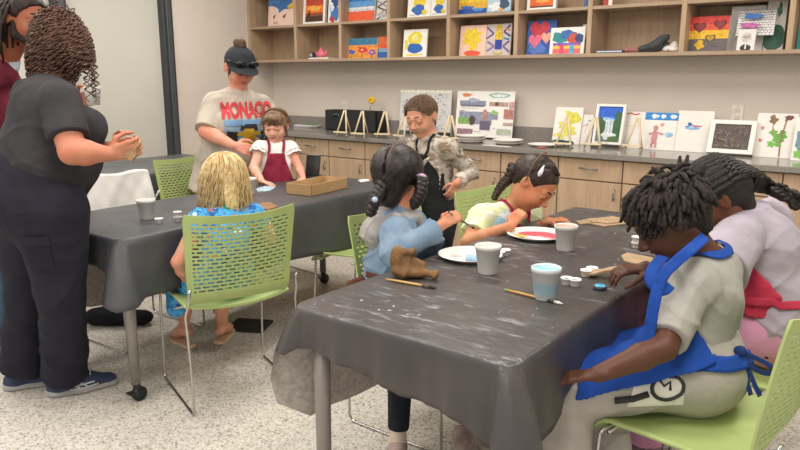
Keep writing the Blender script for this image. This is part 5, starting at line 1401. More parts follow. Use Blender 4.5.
# ------------------------------------------------------------------ 4. toddler in the burgundy apron
def toddler():
    f = dirs(.3, -.95); h = 1.06; d = 4.5
    J = dict(fwd=f, pel=at(275, 194, 4.52), wai=at(275, 178, 4.51), che=at(275, 162, 4.50), nec=at(275, 144, 4.49),
             shR=at(260.5, 149, 4.45), shL=at(289.5, 149, 4.53), elR=at(253.5, 168, 4.38), wrR=at(262, 181, 4.27), elL=at(298, 166, 4.52), wrL=at(303, 177, 4.41))
    pel = V(J['pel']); r = unit(np.cross(f, V(0, 0, 1)))
    for q, sg in (('R', 1), ('L', -1)):
        J['hip'+q] = pel+r*.05*sg-V(0, 0, .02); J['kn'+q] = pel+r*.07*sg+f*.02-V(0, 0, .16); J['an'+q] = J['kn'+q]-f*.2+V(0, 0, .0); J['to'+q] = J['an'+q]-f*.09
    root = person('toddler with light brown hair in a burgundy apron over a white top', (pel[0], pel[1], pel[2]-.2))
    hd = Head(at(275.5, 126, 4.46), vdir(-.10, -.30, -1), (0.05, 0, 1), .192); hd.skin = skin_mat('dfb09a')
    b = human(J, h, 1.02, hd, dict(child=.8, nose=.8, chin=.8, wide=1.06), feet=False)
    for q in 'RL': b.cone(J['an'+q], J['to'+q], .022, .018, .01)
    hand(b, J['wrR'], vdir(.9, -.25, -.35), vdir(0, -1, 0), .105, True, .25, .12, .3); hand(b, J['wrL'], vdir(.0, -.5, -.8), vdir(0, -1, 0), .105, False, .3, .12, .3)
    make_body('body', b, [hd.skin, flat('c0786e', .4)], root, .0045, hd)
    hd.features(root, iris='3a2c24', brow='9a7a58', closed=.0, look=(.05, -.25), brow_r=.011)
    sh = garment('blouse', shirt(J, h, 1.02, .010, .18, .0, sl_inf=.016), cloth('ebe6e2', .03), root, .005, wr=.005, wf=40)
    m = MB()
    for q, sg in (('R', 1), ('L', -1)):
        s, e = V(J['sh'+q]), V(J['el'+q]); ax = unit(e-s); a = unit(np.cross(ax, V(.2, .9, .3))); b2 = np.cross(ax, a)
        m.sheet(lambda u, v: s+ax*(.0+.045*v)+(a*math.cos(2*PI*u)+b2*math.sin(2*PI*u))*(.040+.022*v+.006*math.sin(2*PI*u*9)*v), 60, 4)
    o = m.build('ruffle_sleeves', cloth('efeae6', .03), root, True)
    A = Body(); wai, che = V(J['wai']), V(J['che'])
    A.cone(pel-V(0, 0, .05), wai, .128, .112, .03, f, .80); A.cone(wai, che+V(0, 0, .03), .112, .106, .03, f, .84)
    A.cut(che+V(0, 0, .062)+f*.0, (0, 0, 1)); A.cut(wai-f*.01, -f)
    for sg in (1, -1): A.cut(che+r*.068*sg, unit(r*sg+V(0, 0, .35)))
    ap = garment('apron', A, cloth('8a2a40', .12), root, .005, wr=.007, wf=30, seed=3)
    bv = bvh_of([sh, ap])
    for sg in (1, -1):
        strap(bv, [che+V(0, 0, -.0)+f*.1+r*.050*sg, che+V(0, 0, .05)+f*.08+r*.048*sg, V(J['nec'])+r*.046*sg+V(0, 0, .012), V(J['nec'])-f*.05+r*.03*sg-V(0, 0, .01)], .018, cloth('8a2a40', .12), 'strap', ap)
    L, s = hd.L, hd.s; hm = hair_mat('5e4632', '86684a', .5, 40)
    hb = hair_cap(hd, .045, .36, back=-.5); hb.ell(L(.0, .26, .36), V(.30, .16, .12)*s, hd.ax, .06*s); 
    for q in (-1, 1): hb.cone(L(q*.34, .1, .12), L(q*.37, .0, -.32), .07*s, .04*s, .05*s)
    hair = garment('hair', hb, hm, root, .0045, wr=.007, wf=90, seed=2, dirn=tuple(hd.r))
    m = MB(); rr = random.Random(2)
    for i in range(60):
        x = rr.uniform(-.3, .3); p0 = L(x*.7, .1, .52); p1 = L(x, .36, .36); p2 = L(x*1.1+rr.uniform(-.04, .04), .40, rr.uniform(.13, .2)); m.tube([p0, p1, p2], [.0022, .0026, .0012], 4)
    strands(m, hd, 90, None, (.03, .09), 5, .0022, 0, inf=.06, yr=(-1, .15))
    m.build('fringe', hm, hair, True)
toddler()

# ------------------------------------------------------------------ 5. blonde girl seen from behind
def blonde():
    f = unit(V(-.94, .34, 0)); h = 1.14; r = unit(np.cross(f, V(0, 0, 1)))
    pel = V(-2.46, 1.93, .545)
    J = dict(fwd=f, pel=pel, wai=at(226, 252, 3.06), che=at(226, 236, 3.08), nec=at(226, 214, 3.10), shL=at(200, 221, 3.02), shR=at(253, 216, 3.16),
             elL=at(178, 262, 2.99), wrL=at(190, 284, 3.12), elR=at(270, 238, 3.28), wrR=at(262, 212, 3.42))
    J['hipL'] = pel-r*.055; J['hipR'] = pel+r*.055; J['knL'] = hit(186, 285, 2, .47)-V(.0, 0, 0); J['knR'] = hit(222, 283, 2, .47)
    J['anL'] = hit(184, 326, 2, .15); J['anR'] = hit(222, 324, 2, .14)
    J['toL'] = J['anL']+unit(f-r*.2)*.12-V(0, 0, .07); J['toR'] = J['anR']+unit(f+r*.75)*.12-V(0, 0, .055)
    root = person('blonde girl in blue dress seen from behind in a lime chair', (pel[0], pel[1], .45))
    hd = Head(at(224, 182, 3.13), unit(f-V(0, 0, .35)), (0, 0, 1), .205); hd.skin = skin_mat('d3a287')
    b = human(J, h, .98, hd, dict(child=1.))
    hand(b, J['wrL'], unit(f*.8-V(0, 0, .3)), (0, 0, -1), .115, False, .4); hand(b, J['wrR'], f, (0, 0, -1), .115, True, .4)
    make_body('body', b, [hd.skin, flat('b8746a', .4)], root, .005, hd)
    t = NT('floral_blue'); t.pbr(.85, 0, .2)
    v = t.n('ShaderNodeTexVoronoi', Scale=26); t.l(t.co(), v.inputs['Vector']); s_ = t.n('ShaderNodeSeparateColor'); t.l(v.outputs['Color'], s_.inputs[0])
    n1 = t.ramp(t.noise(22, 4), [(.35, '2f7ab8'), (.52, '57a9dc'), (.6, '2a5f9e')])
    fl = t.ramp(s_.outputs[0], [(0, 'c8563c'), (.10, 'e08a3c'), (.17, '3f8cc8'), (.6, '66b4e4'), (.85, 'cfe4ee')], True)
    dm = t.ramp(v.outputs['Distance'], [(.0, 1.), (.30, 1.), (.36, 0.)]); t.col(t.mix(dm, n1, fl))
    D = shirt(J, h, .98, .010, .30, .0, sl_inf=.012)
    dr = garment('dress', D, t.m, root, .005, wr=.006, wf=34, seed=6)
    S = Body(); S.cone(pel+V(0, 0, .01), mid(J['hipL'], J['knL'], .62), .105, .09, .05); S.cone(pel+V(0, 0, .01), mid(J['hipR'], J['knR'], .62), .105, .09, .05)
    dp = hit(176, 296, 2, .42); S.cone(mid(J['hipL'], J['knL'], .5), dp+V(0, 0, .045), .06, .035, .04); S.cone(dp+V(0, 0, .04), dp-V(0, 0, .045), .036, .05, .03); S.cut(V(pel)-V(0, 0, .09), (.0, 0, -1)) if False else None
    garment('skirt', S, t.m, root, .005, wr=.016, wf=42, seed=7)
    c = Body(); c.cone(V(J['nec'])-f*.012-V(0, 0, .012), V(J['nec'])-f*.012+V(0, 0, .006), .052, .048, .005); garment('neckband', c, cloth('2a7a58'), root, .004)
    for q in 'LR':
        a, to = V(J['an'+q]), V(J['to'+q]); g = unit(V(*(to-a)[:2], 0)); sd = np.cross(g, V(0, 0, 1)); he = a-g*.045; zz = to[2]-.020
        m = MB(); out = [(-.02, 0), (-.015, .026), (.05, .028), (.11, .036), (.165, .030), (.185, 0)]; out = out+[(x, -y) for x, y in out[-2:0:-1]]
        M = Matrix(((g[0], sd[0], 0, he[0]), (g[1], sd[1], 0, he[1]), (0, 0, 1, zz), (0, 0, 0, 1))); m.prism(out, -.012, .004, 0, M)
        so = m.build('sandal', flat('c9a98a', .6), root, True)
        m = MB()
        for u, hh, w in ((.03, .075, .034), (.10, .050, .040), (.135, .040, .040)):
            m.tube([he+g*u+sd*w*math.cos(k)*1.0+V(0, 0, zz+hh*math.sin(k)) for k in np.linspace(0, PI, 12)], .006, 6, 0, flatn=(0, 0, 1))
        m.build('strap', flat('c2a58c', .5), so, True)
    L, s = hd.L, hd.s; hm = hair_mat('c4a36c', 'ecd6a8', .5, 50)
    hb = hair_cap(hd, .05, .34, back=-.55, wide=1.05, ears=False)
    hair = garment('hair', hb, hm, root, .005, wr=.008, wf=90, seed=4, dirn=tuple(hd.r))
    m = MB(); strands(m, hd, 520, None, (.08, .24), 3, .0028, 0, inf=.09, yr=(-1, .5), wave=.016)
    strands(m, hd, 200, None, (.16, .27), 8, .0026, 0, inf=.11, yr=(-1, -.2), wave=.022)
    m.build('strands', hm, hair, True)
blonde()

# ------------------------------------------------------------------ 6. boy in camouflage and a black apron
def camo_boy():
    f = dirs(-.93, -.36); h = 1.33; d = 3.98; r = unit(np.cross(f, V(0, 0, 1)))
    J = dict(fwd=f, pel=at(436, 214, d), wai=at(436, 190, d), che=at(435, 163, d), nec=at(432, 139, d), shL=at(448, 149, 3.84), shR=at(417, 145, 4.10),
             elL=at(471, 172, 3.93), wrL=at(457, 183, 3.80), elR=at(404, 178, 4.02), wrR=at(398, 200, 3.9))
    pel = V(J['pel'])
    for q, sg in (('R', 1), ('L', -1)):
        J['hip'+q] = pel+r*.065*sg-V(0, 0, .04); J['kn'+q] = V(*(pel+r*.075*sg)[:2], .36)+f*.02; J['an'+q] = V(*(pel+r*.075*sg)[:2], .065); J['to'+q] = J['an'+q]+f*.13-V(0, 0, .045)
    root = person('boy in brown camouflage sweater and black apron standing hand on hip', (pel[0], pel[1], 0))
    hd = Head(at(422, 116.5, 3.95), vdir(-.56, -.36, -.75), vdir(-.08, 1, 0), .222); hd.skin = skin_mat('cf9c80')
    b = human(J, h, .98, hd, dict(child=.6, nose=.85, chin=.9), feet=False)
    hand(b, J['wrL'], vdir(-.45, -.88, .1), vdir(-.3, .1, .9), .12, False, .45, .08, .4); hand(b, J['wrR'], vdir(-.5, -.6, -.3), (0, 0, -1), .125, True, .4)
    make_body('body', b, [hd.skin, flat('b2746a', .4)], root, .005, hd)
    hd.features(root, closed=.75, brow='5a4434', brow_r=.013)
    t = NT('camouflage'); t.pbr(.9, 0, .2)
    a = t.ramp(t.noise(11, 3, (1, 1, 1.6)), [(0, '7b6a5a'), (.40, 'a09488'), (.50, 'b5ab9f'), (.60, '857668')], True); n2 = t.ramp(t.noise(17, 3, (1, 1, 1.7)), [(.0, 0.), (.56, 0.), (.565, 1.)])
    t.col(t.mix(n2, a, 'c0b7ab')); t.bump(t.noise(200, 2), .2, .003)
    sw = garment('sweater', shirt(J, h, 1., .014, .5, .25, longs=.93, sl_inf=.007), t.m, root, .0055, wr=.020, wf=28, seed=3)
    hn = Body(); hn.cone(V(J['nec'])-V(0, 0, .012), V(J['nec'])+V(0, 0, .012), .062, .054, .01, cap=True); garment('neckline', hn, t.m, root, .005)
    garment('trousers', trousers(J, h, 1., .012, .055, .95), cloth('2b2d33'), root, .007)
    for q in 'RL': shoe('shoe', None, J['an'+q], J['to'+q], h, [flat('3a3c40', .6), flat('c9c7c3', .6)], root)
    A = Body(); wai, che, nec = V(J['wai']), V(J['che']), V(J['nec'])
    A.cone(pel-V(0, 0, .22), pel, .165, .142, .03, f, .80); A.cone(pel, wai, .142, .124, .03, f, .78); A.cone(wai, che+V(0, 0, .035), .124, .128, .03, f, .77)
    A.cut(che+V(0, 0, .055), (0, 0, 1)); A.cut(wai+f*.0, -f); 
    for sg in (1, -1): A.cut(che+r*.085*sg+V(0, 0, .03), unit(r*sg*1.0+V(0, 0, .75)))
    ap = garment('apron', A, cloth('1e1f22', .12), root, .0055, wr=.006, wf=26)
    bv = bvh_of([sw, ap])
    for sg in (1, -1): strap(bv, [che+V(0, 0, .04)+f*.12+r*.06*sg, che+V(0, 0, .085)+f*.10+r*.066*sg, nec+r*.062*sg+V(0, 0, .01)+f*.02, nec-f*.06+r*.02*sg+V(0, 0, .0)], .018, cloth('1e1f22', .12), 'neck_strap', ap)
    L, s = hd.L, hd.s
    hb = hair_cap(hd, .015, .33, back=-.30);
    hair = garment('hair', hb, hair_mat('5a4636', '7e654e', .6, 90), root, .0045, wr=.004, wf=120, seed=2)
    m = MB(); rr = random.Random(8)
    for (p, dd) in scalp(hd, 420, 4, lo=(-1, -1, .0), hi=(1, .75, 1), rad=(.395, .465, .39)):
        e = hd.f*.7-hd.u*.1+hd.r*rr.uniform(-.3, .3); m.tube([p-dd*.004, p+dd*.004+e*.012, p+dd*.003+e*.024], [.0022, .002, .0008], 4)
    m.build('short_hairs', hair_mat('5e4a3a', '8a7058', .6, 90), hair, True)
camo_boy()
# ------------------------------------------------------------------ 7. girl in the denim jacket
def denim():
    f = dirs(.90, .42); h = 1.2; r = unit(np.cross(f, V(0, 0, 1)))
    J = dict(fwd=f, pel=at(385, 296, 2.72), wai=at(389, 270, 2.71), che=at(394, 244, 2.70), nec=at(401, 215, 2.70), shR=at(396, 233, 2.58), shL=at(413, 226, 2.83),
             elR=at(396, 254, 2.52), wrR=at(442, 225, 2.60), elL=at(424, 258, 2.80), wrL=at(434, 233, 2.72))
    pel = V(J['pel'])
    J['hipR'] = pel+r*.06; J['hipL'] = pel-r*.06; J['anR'] = hit(398, 441, 2, .07); J['knR'] = V(J['anR'])+V(-.0, .02, .37); J['anL'] = J['anR']+V(.12, .26, 0); J['knL'] = J['knR']+V(.12, .26, 0)
    for q in 'RL': J['to'+q] = J['an'+q]+unit(V(.3, -.5, 0))*.12-V(0, 0, .045)
    root = person('girl with two black braids in a light denim jacket with grey hood', (pel[0], pel[1], .45))
    hd = Head(at(400, 176, 2.70), vdir(.42, -.30, .85), vdir(.03, 1, 0), .222); hd.skin = skin_mat('c08a6a')
    b = human(J, h, 1.0, hd, dict(child=.8), feet=False)
    hand(b, J['wrR'], vdir(.80, .50, .2), vdir(.3, -.5, .85), .118, True, .95, .03, .8)
    hand(b, J['wrL'], vdir(.55, .75, .1), vdir(.6, -.2, -.5), .115, False, .8, .03, .6)
    make_body('body', b, [hd.skin, flat('a8685c', .4)], root, .0045, hd)
    hd.features(root, closed=.6, brow='1c1614')
    t = NT('light_denim'); t.pbr(.85, 0, .2); n = t.noise(7, 6); t.col(t.ramp(n, [(.3, '647a90'), (.55, '7c92a8'), (.75, '98aaba')])); t.bump(t.noise(24, 5), .55, .014)
    jk = garment('denim_jacket', shirt(J, h, 1.02, .018, .5, .35, longs=.86, sl_inf=.016), t.m, root, .0045, wr=.026, wf=26, seed=3)
    cf = Body(); e, w = V(J['elR']), V(J['wrR']); cf.cone(mid(e, w, .72), mid(e, w, .875), .0405, .0385, .01, cap=True); garment('cuff', cf, t.m, jk, .004, wr=.002, wf=60)
    nec, che = V(J['nec']), V(J['che'])
    hd2 = Body(); back = -f
    hd2.cone(nec+r*.06+f*.02, nec+r*.07+back*.05-V(0, 0, .02), .034, .036, .02); hd2.cone(nec+r*.07+back*.05-V(0, 0, .02), nec+back*.105-V(0, 0, .055), .036, .05, .03); hd2.cone(nec+back*.105-V(0, 0, .055), nec-r*.07+back*.05-V(0, 0, .02), .05, .036, .03); hd2.cone(nec-r*.07+back*.05-V(0, 0, .02), nec-r*.06+f*.03, .036, .03, .02)
    hd2.cone(nec+back*.09-V(0, 0, .06), nec+back*.095-V(0, 0, .125), .062, .04, .03); hd2.cone(nec+r*.055+f*.0, nec+f*.075+r*.035-V(0, 0, .06), .026, .016, .02)
    garment('hood', hd2, cloth('a09c9a', .08), root, .0045, wr=.020, wf=34, seed=5)
    garment('leggings', trousers(J, h, .95, .008, .040, .86), cloth('22242c'), root, .006, wr=.004)
    for q in 'RL':
        sk = Body(); a = V(J['an'+q]); sk.cone(a+V(0, 0, .045), a-V(0, 0, .01), .033, .031, .01); garment('sock', sk, cloth('c9b8a8'), root, .004)
        shoe('shoe', None, a, J['to'+q], h, [flat('a8928c', .8, 0, .12), flat('c4b8b0', .6)], root)
    bv = bvh_of([jk]); wai = V(J['wai'])
    strap(bv, [wai+f*.12-r*.04, wai+r*.12, wai-f*.05+r*.09, wai-f*.13], .022, cloth('5e3c30'), 'apron_tie', root, out=.006)
    k = Body(); p = wai-f*.125+r*.02-V(0, 0, .02); k.ell(p, (.018, .018, .014)); k.cone(p, p-f*.05+r*.02-V(0, 0, .004), .012, .016, .01); k.cone(p, p-f*.02+r*.02-V(0, 0, .07), .010, .009, .01); k.cone(p, p-f*.04-r*.02-V(0, 0, .03), .010, .012, .01); garment('tie_knot', k, cloth('5e3c30'), root, .004, wr=.004, wf=60)
    L, s = hd.L, hd.s; hm = hair_mat('191413', '352a26', .38, 70)
    hb = Body(); hb.ell(L(-.02, -.09, .13), V(.44, .50, .41)*s, hd.ax, .03); hb.cone(L(0, -.3, .0), L(0, -.27, -.40), .30*s, .20*s, .06)
    hb.sub(L(0, .60, -.28), V(.42, .40, .40)*s, hd.ax, .04*s); hb.sub(L(.43, .22, -.2), V(.08, .2, .2)*s, hd.ax, .03)
    hb.sub(L(0, -.52, .35), V(.012, .30, .45)*s, hd.ax, .012)
    hair = garment('hair', hb, hm, root, .0042, wr=.004, wf=150, seed=4, dirn=tuple(hd.r))
    m = MB(); m.tube([L(0, -.08-.505*math.sin(a), .13+.415*math.cos(a)) for a in np.linspace(.0, 2.25, 16)], .0024, 6); m.build('parting', skin_mat('8a6a5a'), hair, True)
    m = MB(); rr = random.Random(3)
    for i in range(260):
        side = rr.choice((-1, 1)); a = rr.uniform(.1, 2.3); x0 = .02*side
        p0 = L(x0, -.09-.50*math.sin(a), .13+.415*math.cos(a)); tie = L(side*.40, -.22, -.16)
        q = mid(p0, tie); dd = unit(q-L(0, -.05, .1)); rad = np.linalg.norm(q-L(0, -.09, .13)); q = q+dd*max(0, .47*s-rad)*1.0
        m.tube([p0, mid(p0, q)+dd*.010, q+dd*.004, mid(q, tie)+dd*.008, tie], [.0014, .002, .002, .002, .0014], 4)
    m.build('combed_strands', hm, hair, True)
    for side, ends in ((-1, [at(384, 180, 2.64), at(380, 192, 2.60), at(374, 202, 2.58), at(370, 214, 2.58)]), (1, [at(421, 180, 2.62), at(421, 190, 2.60), at(418, 199, 2.60), at(413, 205, 2.62)])):
        m = MB(); braid(m, ends, .030 if side < 0 else .026, 2.6, taper=.3); bo = m.build('braid', hm, hair, True)
        c = ends[0]; m = MB()
        for k in range(2): m.ell(c+V(.0, 0, .012-.02*k)+RT*(.006*k), (.022, .022, .013), 12, 8)
        m.build('hair_tie', flat('b094b4', .5), bo, True)
        m = MB(); c = mid(ends[1], ends[2], .8)-FW*.025; m.ell(c, (.012, .012, .012), 10, 8); m.build('bead', flat('a9b8cc', .3), bo, True) if side < 0 else None
    m = MB(); c = at(414, 200, 2.63); m.tube([c, c-V(0, 0, .014), c+RT*.006-V(0, 0, .03)], [.006, .007, .004], 8); m.build('earring', flat('d2405a', .4), root, True)
    a_, b_ = at(462, 221, 2.62), at(475, 229, 2.72)
    a2 = at(448, 212, 2.58)
    brush('slim dark paintbrush held by the girl in the denim jacket', a2, b_, '3a3f4c', '2c3038', '8a8c90', r=.0035)
denim()

# ------------------------------------------------------------------ 8. girl with the white hair clip
def pink():
    f = dirs(.76, -.65); h = 1.24; r = unit(np.cross(f, V(0, 0, 1)))
    J = dict(fwd=f, pel=at(478, 280, 3.28), wai=at(485, 256, 3.26), che=at(499, 233, 3.22), nec=at(512, 207, 3.19), shR=at(482, 217, 3.10), shL=at(530, 214, 3.30),
             elR=at(468, 243, 3.0), wrR=at(511, 226, 2.93), elL=at(528, 238, 3.28), wrL=at(548, 221, 3.12))
    pel = V(J['pel'])
    J['hipR'] = pel+r*.06; J['hipL'] = pel-r*.06
    for q, sg in (('R', 1), ('L', -1)):
        J['kn'+q] = V(*(pel+f*.32+r*.07*sg)[:2], .47); J['an'+q] = V(*(pel+f*.30+r*.07*sg)[:2], .07); J['to'+q] = J['an'+q]+f*.12-V(0, 0, .045)
    root = person('girl with white hair clip in pale green top and burgundy apron, painting', (pel[0], pel[1], .45))
    hd = Head(at(534, 183, 3.10), vdir(.58, -.70, -.44), vdir(.50, .6, -.2), .232); hd.skin = skin_mat('c48e68')
    b = human(J, h, .98, hd, dict(child=.7, nose=.9), feet=False)
    hand(b, J['wrR'], vdir(.55, .80, .15), vdir(.6, -.3, .7), .122, True, 1.0, .03, .7)
    hand(b, J['wrL'], vdir(.92, .15, -.2), vdir(.3, -.9, 0), .125, False, .55, .08, .5)
    make_body('body', b, [hd.skin, flat('a8625a', .4)], root, .0045, hd)
    hd.features(root, closed=.75, brow='2a1e1a')
    t = NT('pale_green_print'); t.pbr(.85, 0, .2); t.col(t.mix(t.ramp(t.noise(20, 3), [(.55, 0.), (.58, 1.)]), 'd9e4b4', 'eef0e0')); t.bump(t.noise(20, 3), .25, .006)
    sh = garment('t_shirt', shirt(J, h, .98, .012, .62, .2, sl_inf=.008), t.m, root, .005, wr=.014, wf=30, seed=2)
    tt = NT('pastel_stripe'); tt.pbr(.85, 0, .2); tt.col(tt.ramp(tt.noise(26, 2), [(.35, 'a9cfe0'), (.5, 'e6e6ea'), (.62, 'c3b4dc')], True))
    y = Body(); c, n_ = V(J['che']), V(J['nec']); y.cone(mid(c, n_, .55)-r*.06, mid(c, n_, .55)+r*.10, .070, .066, .02, f, .8); y.cone(mid(c, n_, .6)+r*.05, mid(c, n_, .2)+r*.08+f*.02, .062, .05, .02); garment('yoke', y, tt.m, root, .005)
    garment('leggings', trousers(J, h, .95, .008, .04, .9), cloth('4a5468'), root, .007)
    for q in 'RL': shoe('shoe', None, J['an'+q], J['to'+q], h, [flat('b8a0a8', .8), flat('d4ccc8', .6)], root)
    A = Body(); wai, che, nec = V(J['wai']), V(J['che']), V(J['nec'])
    fo = f*.028; A.cone(pel+fo, wai+fo, .142, .128, .03, f, .80); A.cone(wai+fo, che+fo, .128, .132, .03, f, .80); A.cone(che+fo, che+(nec-che)*.6+fo, .130, .112, .03, f, .84)
    A.cut(che+f*.005, -f); A.cut(mid(che, nec, .62), (nec-che))
    for sg in (1, -1): A.cut(che+r*.085*sg, unit(r*sg+V(0, 0, .3)))
    am = cloth('8e2842', .12); ap = garment('apron', A, am, root, .0045, wr=.007, wf=34, seed=3)
    bv = bvh_of([sh, ap])
    for sg in (1, -1): strap(bv, [che+f*.12+r*.06*sg+V(0, 0, .02), mid(che, nec, .5)+f*.11+r*.062*sg, nec+r*.058*sg+V(0, 0, .01)+f*.03, nec-f*.05+r*.03*sg+V(0, 0, .015)], .020, am, 'neck_strap', ap)
    L, s = hd.L, hd.s; hm = hair_mat('241b18', '463630', .38, 70)
    hb = hair_cap(hd, .018, .36, back=-.15); hb.sub(L(0, .62, .10), V(.5, .26, .25)*hd.s, hd.ax, .06*hd.s); hair = garment('hair', hb, hm, root, .0042, wr=.003, wf=150, seed=4)
    m = MB(); rr = random.Random(5); tie = L(.10, -.47, -.08)
    for i in range(330):
        a = rr.uniform(-1.5, 1.5); e = rr.uniform(.0, .62)
        x = math.sin(a); p0 = L(.385*x*math.cos(e*.4), .24-.30*abs(x)**1.5, .14+.36*math.cos(a)*.9)
        q = L(.41*x*.8, -.22, .14+.43*math.cos(a)*.85)
        m.tube([p0, mid(p0, q)+unit(q-L(0, -.05, .1))*.012, q, mid(q, tie)+unit(q-L(0, -.05, .1))*.010, tie], [.0012, .002, .0022, .002, .0014], 4)
    m.build('combed_strands', hm, hair, True)
    m = MB(); braid(m, [tie, at(509, 178, 3.16), at(503, 184, 3.18), at(498, 191, 3.20), at(494, 199, 3.20)], .026, 3.2, taper=.45); m.build('braid', hm, hair, True)
    m = MB(); m.tube([L(.40, -.05, .02), L(.37, -.2, .35), L(.2, -.26, .52), L(0, -.27, .56)], .0045, 8, 0, False, True, None, .6); m.build('headband', flat('7a5c48', .6), hair, True)
    c = at(541, 170, 2.98); bvh = bvh_of([hair]); c = surf(bvh, c, .006)
    m = MB(); ax = unit(RT*.42+UP*.9); n_ = unit(-FW*.8+UP*.3+RT*.3); w_ = np.cross(ax, n_)
    pts = []
    for i in range(22):
        a = 2*PI*i/22; u = math.cos(a); wv = math.sin(a)*(.62-.38*u)*.55; pts.append(c+ax*u*.026+w_*wv*.026)
    m.add([p for p in pts]+[p+n_*.008 for p in pts]+[c+n_*.012], [tuple(range(22))[::-1]]+[(i, (i+1) % 22, 22+(i+1) % 22, 22+i) for i in range(22)]+[(22+i, 22+(i+1) % 22, 44) for i in range(22)], 0, True)
    m.build('hair_clip', flat('ece9ea', .35), hair, True)
pink()

# ------------------------------------------------------------------ 9. boy with locs in the blue apron
def locs():
    f = dirs(-.86, .42); h = 1.36; fat = .96; r = unit(np.cross(f, V(0, 0, 1)))
    J = dict(fwd=f, pel=at(694, 368, 2.07), wai=at(700, 334, 2.06), che=at(706, 298, 2.05), nec=at(708, 258, 2.05), shL=at(692, 283, 1.97), shR=at(724, 267, 2.18),
             elL=at(664, 348, 1.84), wrL=at(598, 374, 1.80), elR=at(700, 304, 2.22), wrR=at(646, 268, 2.14))
    pel = V(J['pel'])
    J['hipL'] = pel-r*.07; J['hipR'] = pel+r*.07
    J['knL'] = hit(566, 394, 2, .52); J['knR'] = V(J['knL'])+V(.02, .24, 0)
    for q in 'LR': J['an'+q] = V(J['kn'+q][0]+.03, J['kn'+q][1], .075); J['to'+q] = J['an'+q]+f*.14-V(0, 0, .05)
    root = person('boy with black locs in grey t-shirt and bright blue apron', (pel[0], pel[1], .45))
    hd = Head(at(670, 219, 2.01), vdir(-.74, -.60, .16), vdir(-.1, 1, 0), .232); hd.skin = skin_mat('573828', .06)
    b = human(J, h, fat, hd, dict(child=.5, nose=1.15), feet=False)
    hand(b, J['wrR'], vdir(-1, -.05, -.1), vdir(.1, -1, .1), .145, True, .62, .05, .6)
    hand(b, J['wrL'], vdir(-.9, -.25, .3), vdir(0, -1, 0), .145, False, .4, .05, .5)
    make_body('body', b, [hd.skin, flat('4a2c26', .4)], root, .0045, hd)
    hd.features(root, closed=.8, brow='16100e', iris='1e1410')
    sh = garment('t_shirt', shirt(J, h, fat, .018, .86, .55, sl_inf=.006), cloth('a09d96', .06), root, .0055, wr=.022, wf=24, seed=5)
    nb = Body(); nec = V(J['nec']); nb.cone(nec-V(0, 0, .012)+f*.005, nec+V(0, 0, .010)+f*.012, .064, .058, .008, cap=True); garment('neckband', nb, cloth('9a968e', .06), root, .0045)
    tr = trousers(J, h, fat, .016, .078, .95, .5, .072); tr.ell(pel-f*.02, (.13, .13, .11), None, .09)
    pt = garment('trousers', tr, cloth('a6a098', .06), root, .006, wr=.024, wf=22, seed=7)
    for q in 'LR': shoe('shoe', None, J['an'+q], J['to'+q], h, [flat('3a3a3c', .6), flat('d0ccc6', .6)], root)
    bv = bvh_of([pt])
    # printed patch on the trouser leg
    c = at(664, 389, 1.88)
    def spot(nm, poly, colr, out):
        vs, fs = subdivided(poly, 6); on_surface(bv, c, RT, UP, -FW, vs, fs, nm, flat(colr, .7), pt, out)
    spot('printed_patch', ((-.085, -.06), (.07, -.055), (.06, .05), (-.06, .05)), 'dcd8d0', .003)
    ring = [(.02+.042*math.cos(a), -.004+.046*math.sin(a)) for a in np.linspace(0, 2*PI, 24)]
    m = MB(); m.tube([surf(bv, c+RT*x+UP*y, .004) for x, y in ring], .0055, 6, 0, True); m.tube([surf(bv, c+RT*x+UP*y, .004) for x, y in ((-.03, -.03), (-.07, -.045), (-.12, -.05))], .010, 6); m.tube([surf(bv, c+RT*x+UP*y, .004) for x, y in ((.0, .03), (.012, .008), (.028, .02), (.03, -.015))], .004, 6)
    m.build('printed_ring', flat('2c2c2e', .7), pt, True)
    # apron: bib, skirt over the lap, straps and bow
    am = cloth('234a9e', .10); wai, che = V(J['wai']), V(J['che'])
    A = Body(); inf = .030
    A.cone(pel+f*.02, wai, .088*h*fat+inf, .076*h*fat+inf, .03, f, .80); A.cone(wai, che+V(0, 0, .02), .076*h*fat+inf, .10*h+inf*.6, .03, f, .76)
    for q in 'LR': A.cone(mid(J['hip'+q], wai, .30), V(J['kn'+q])*.86+V(J['hip'+q])*.14+V(0, 0, .012), .118, .094, .05)
    A.cut(che+V(0, 0, .045), (0, 0, 1))
    T, K = at(738, 348, 1.98), at(573, 405, 1.88); dn = np.cross(K-T, r); dn = unit(dn if dn[2] < 0 else -dn)
    A.cut(T, dn); A.cut(wai-f*.02+V(0, 0, .02), unit(-f*.80+V(0, 0, .60))); A.cut(K, unit(f))
    ap = garment('apron', A, am, root, .0055, wr=.014, wf=24, seed=8)
    bv = bvh_of([sh, ap, pt])
    strap(bv, [che+f*.12-r*.055+V(0, 0, .0), mid(che, nec, .55)+f*.10-r*.07, nec-r*.068+V(0, 0, .0)+f*.01, nec-r*.05-f*.035+V(0, 0, .025), nec-f*.06+V(0, 0, .035)], .030, am, 'neck_strap', ap, out=.006)
    strap(bv, [che+f*.12+r*.055, mid(che, nec, .55)+f*.10+r*.07, nec+r*.068+f*.01, nec+r*.045-f*.04+V(0, 0, .03), nec-f*.06+V(0, 0, .035)], .030, am, 'neck_strap', ap, out=.006)
    strap(bv, [wai+f*.0-r*.16-V(0, 0, .03), wai-f*.08-r*.13-V(0, 0, .03), wai-f*.15-r*.03-V(0, 0, .035), wai-f*.155-V(0, 0, .035)], .045, am, 'waist_tie', ap, out=.006)
    k0 = at(742, 352, 1.94); dm = cloth('23386e', .12)
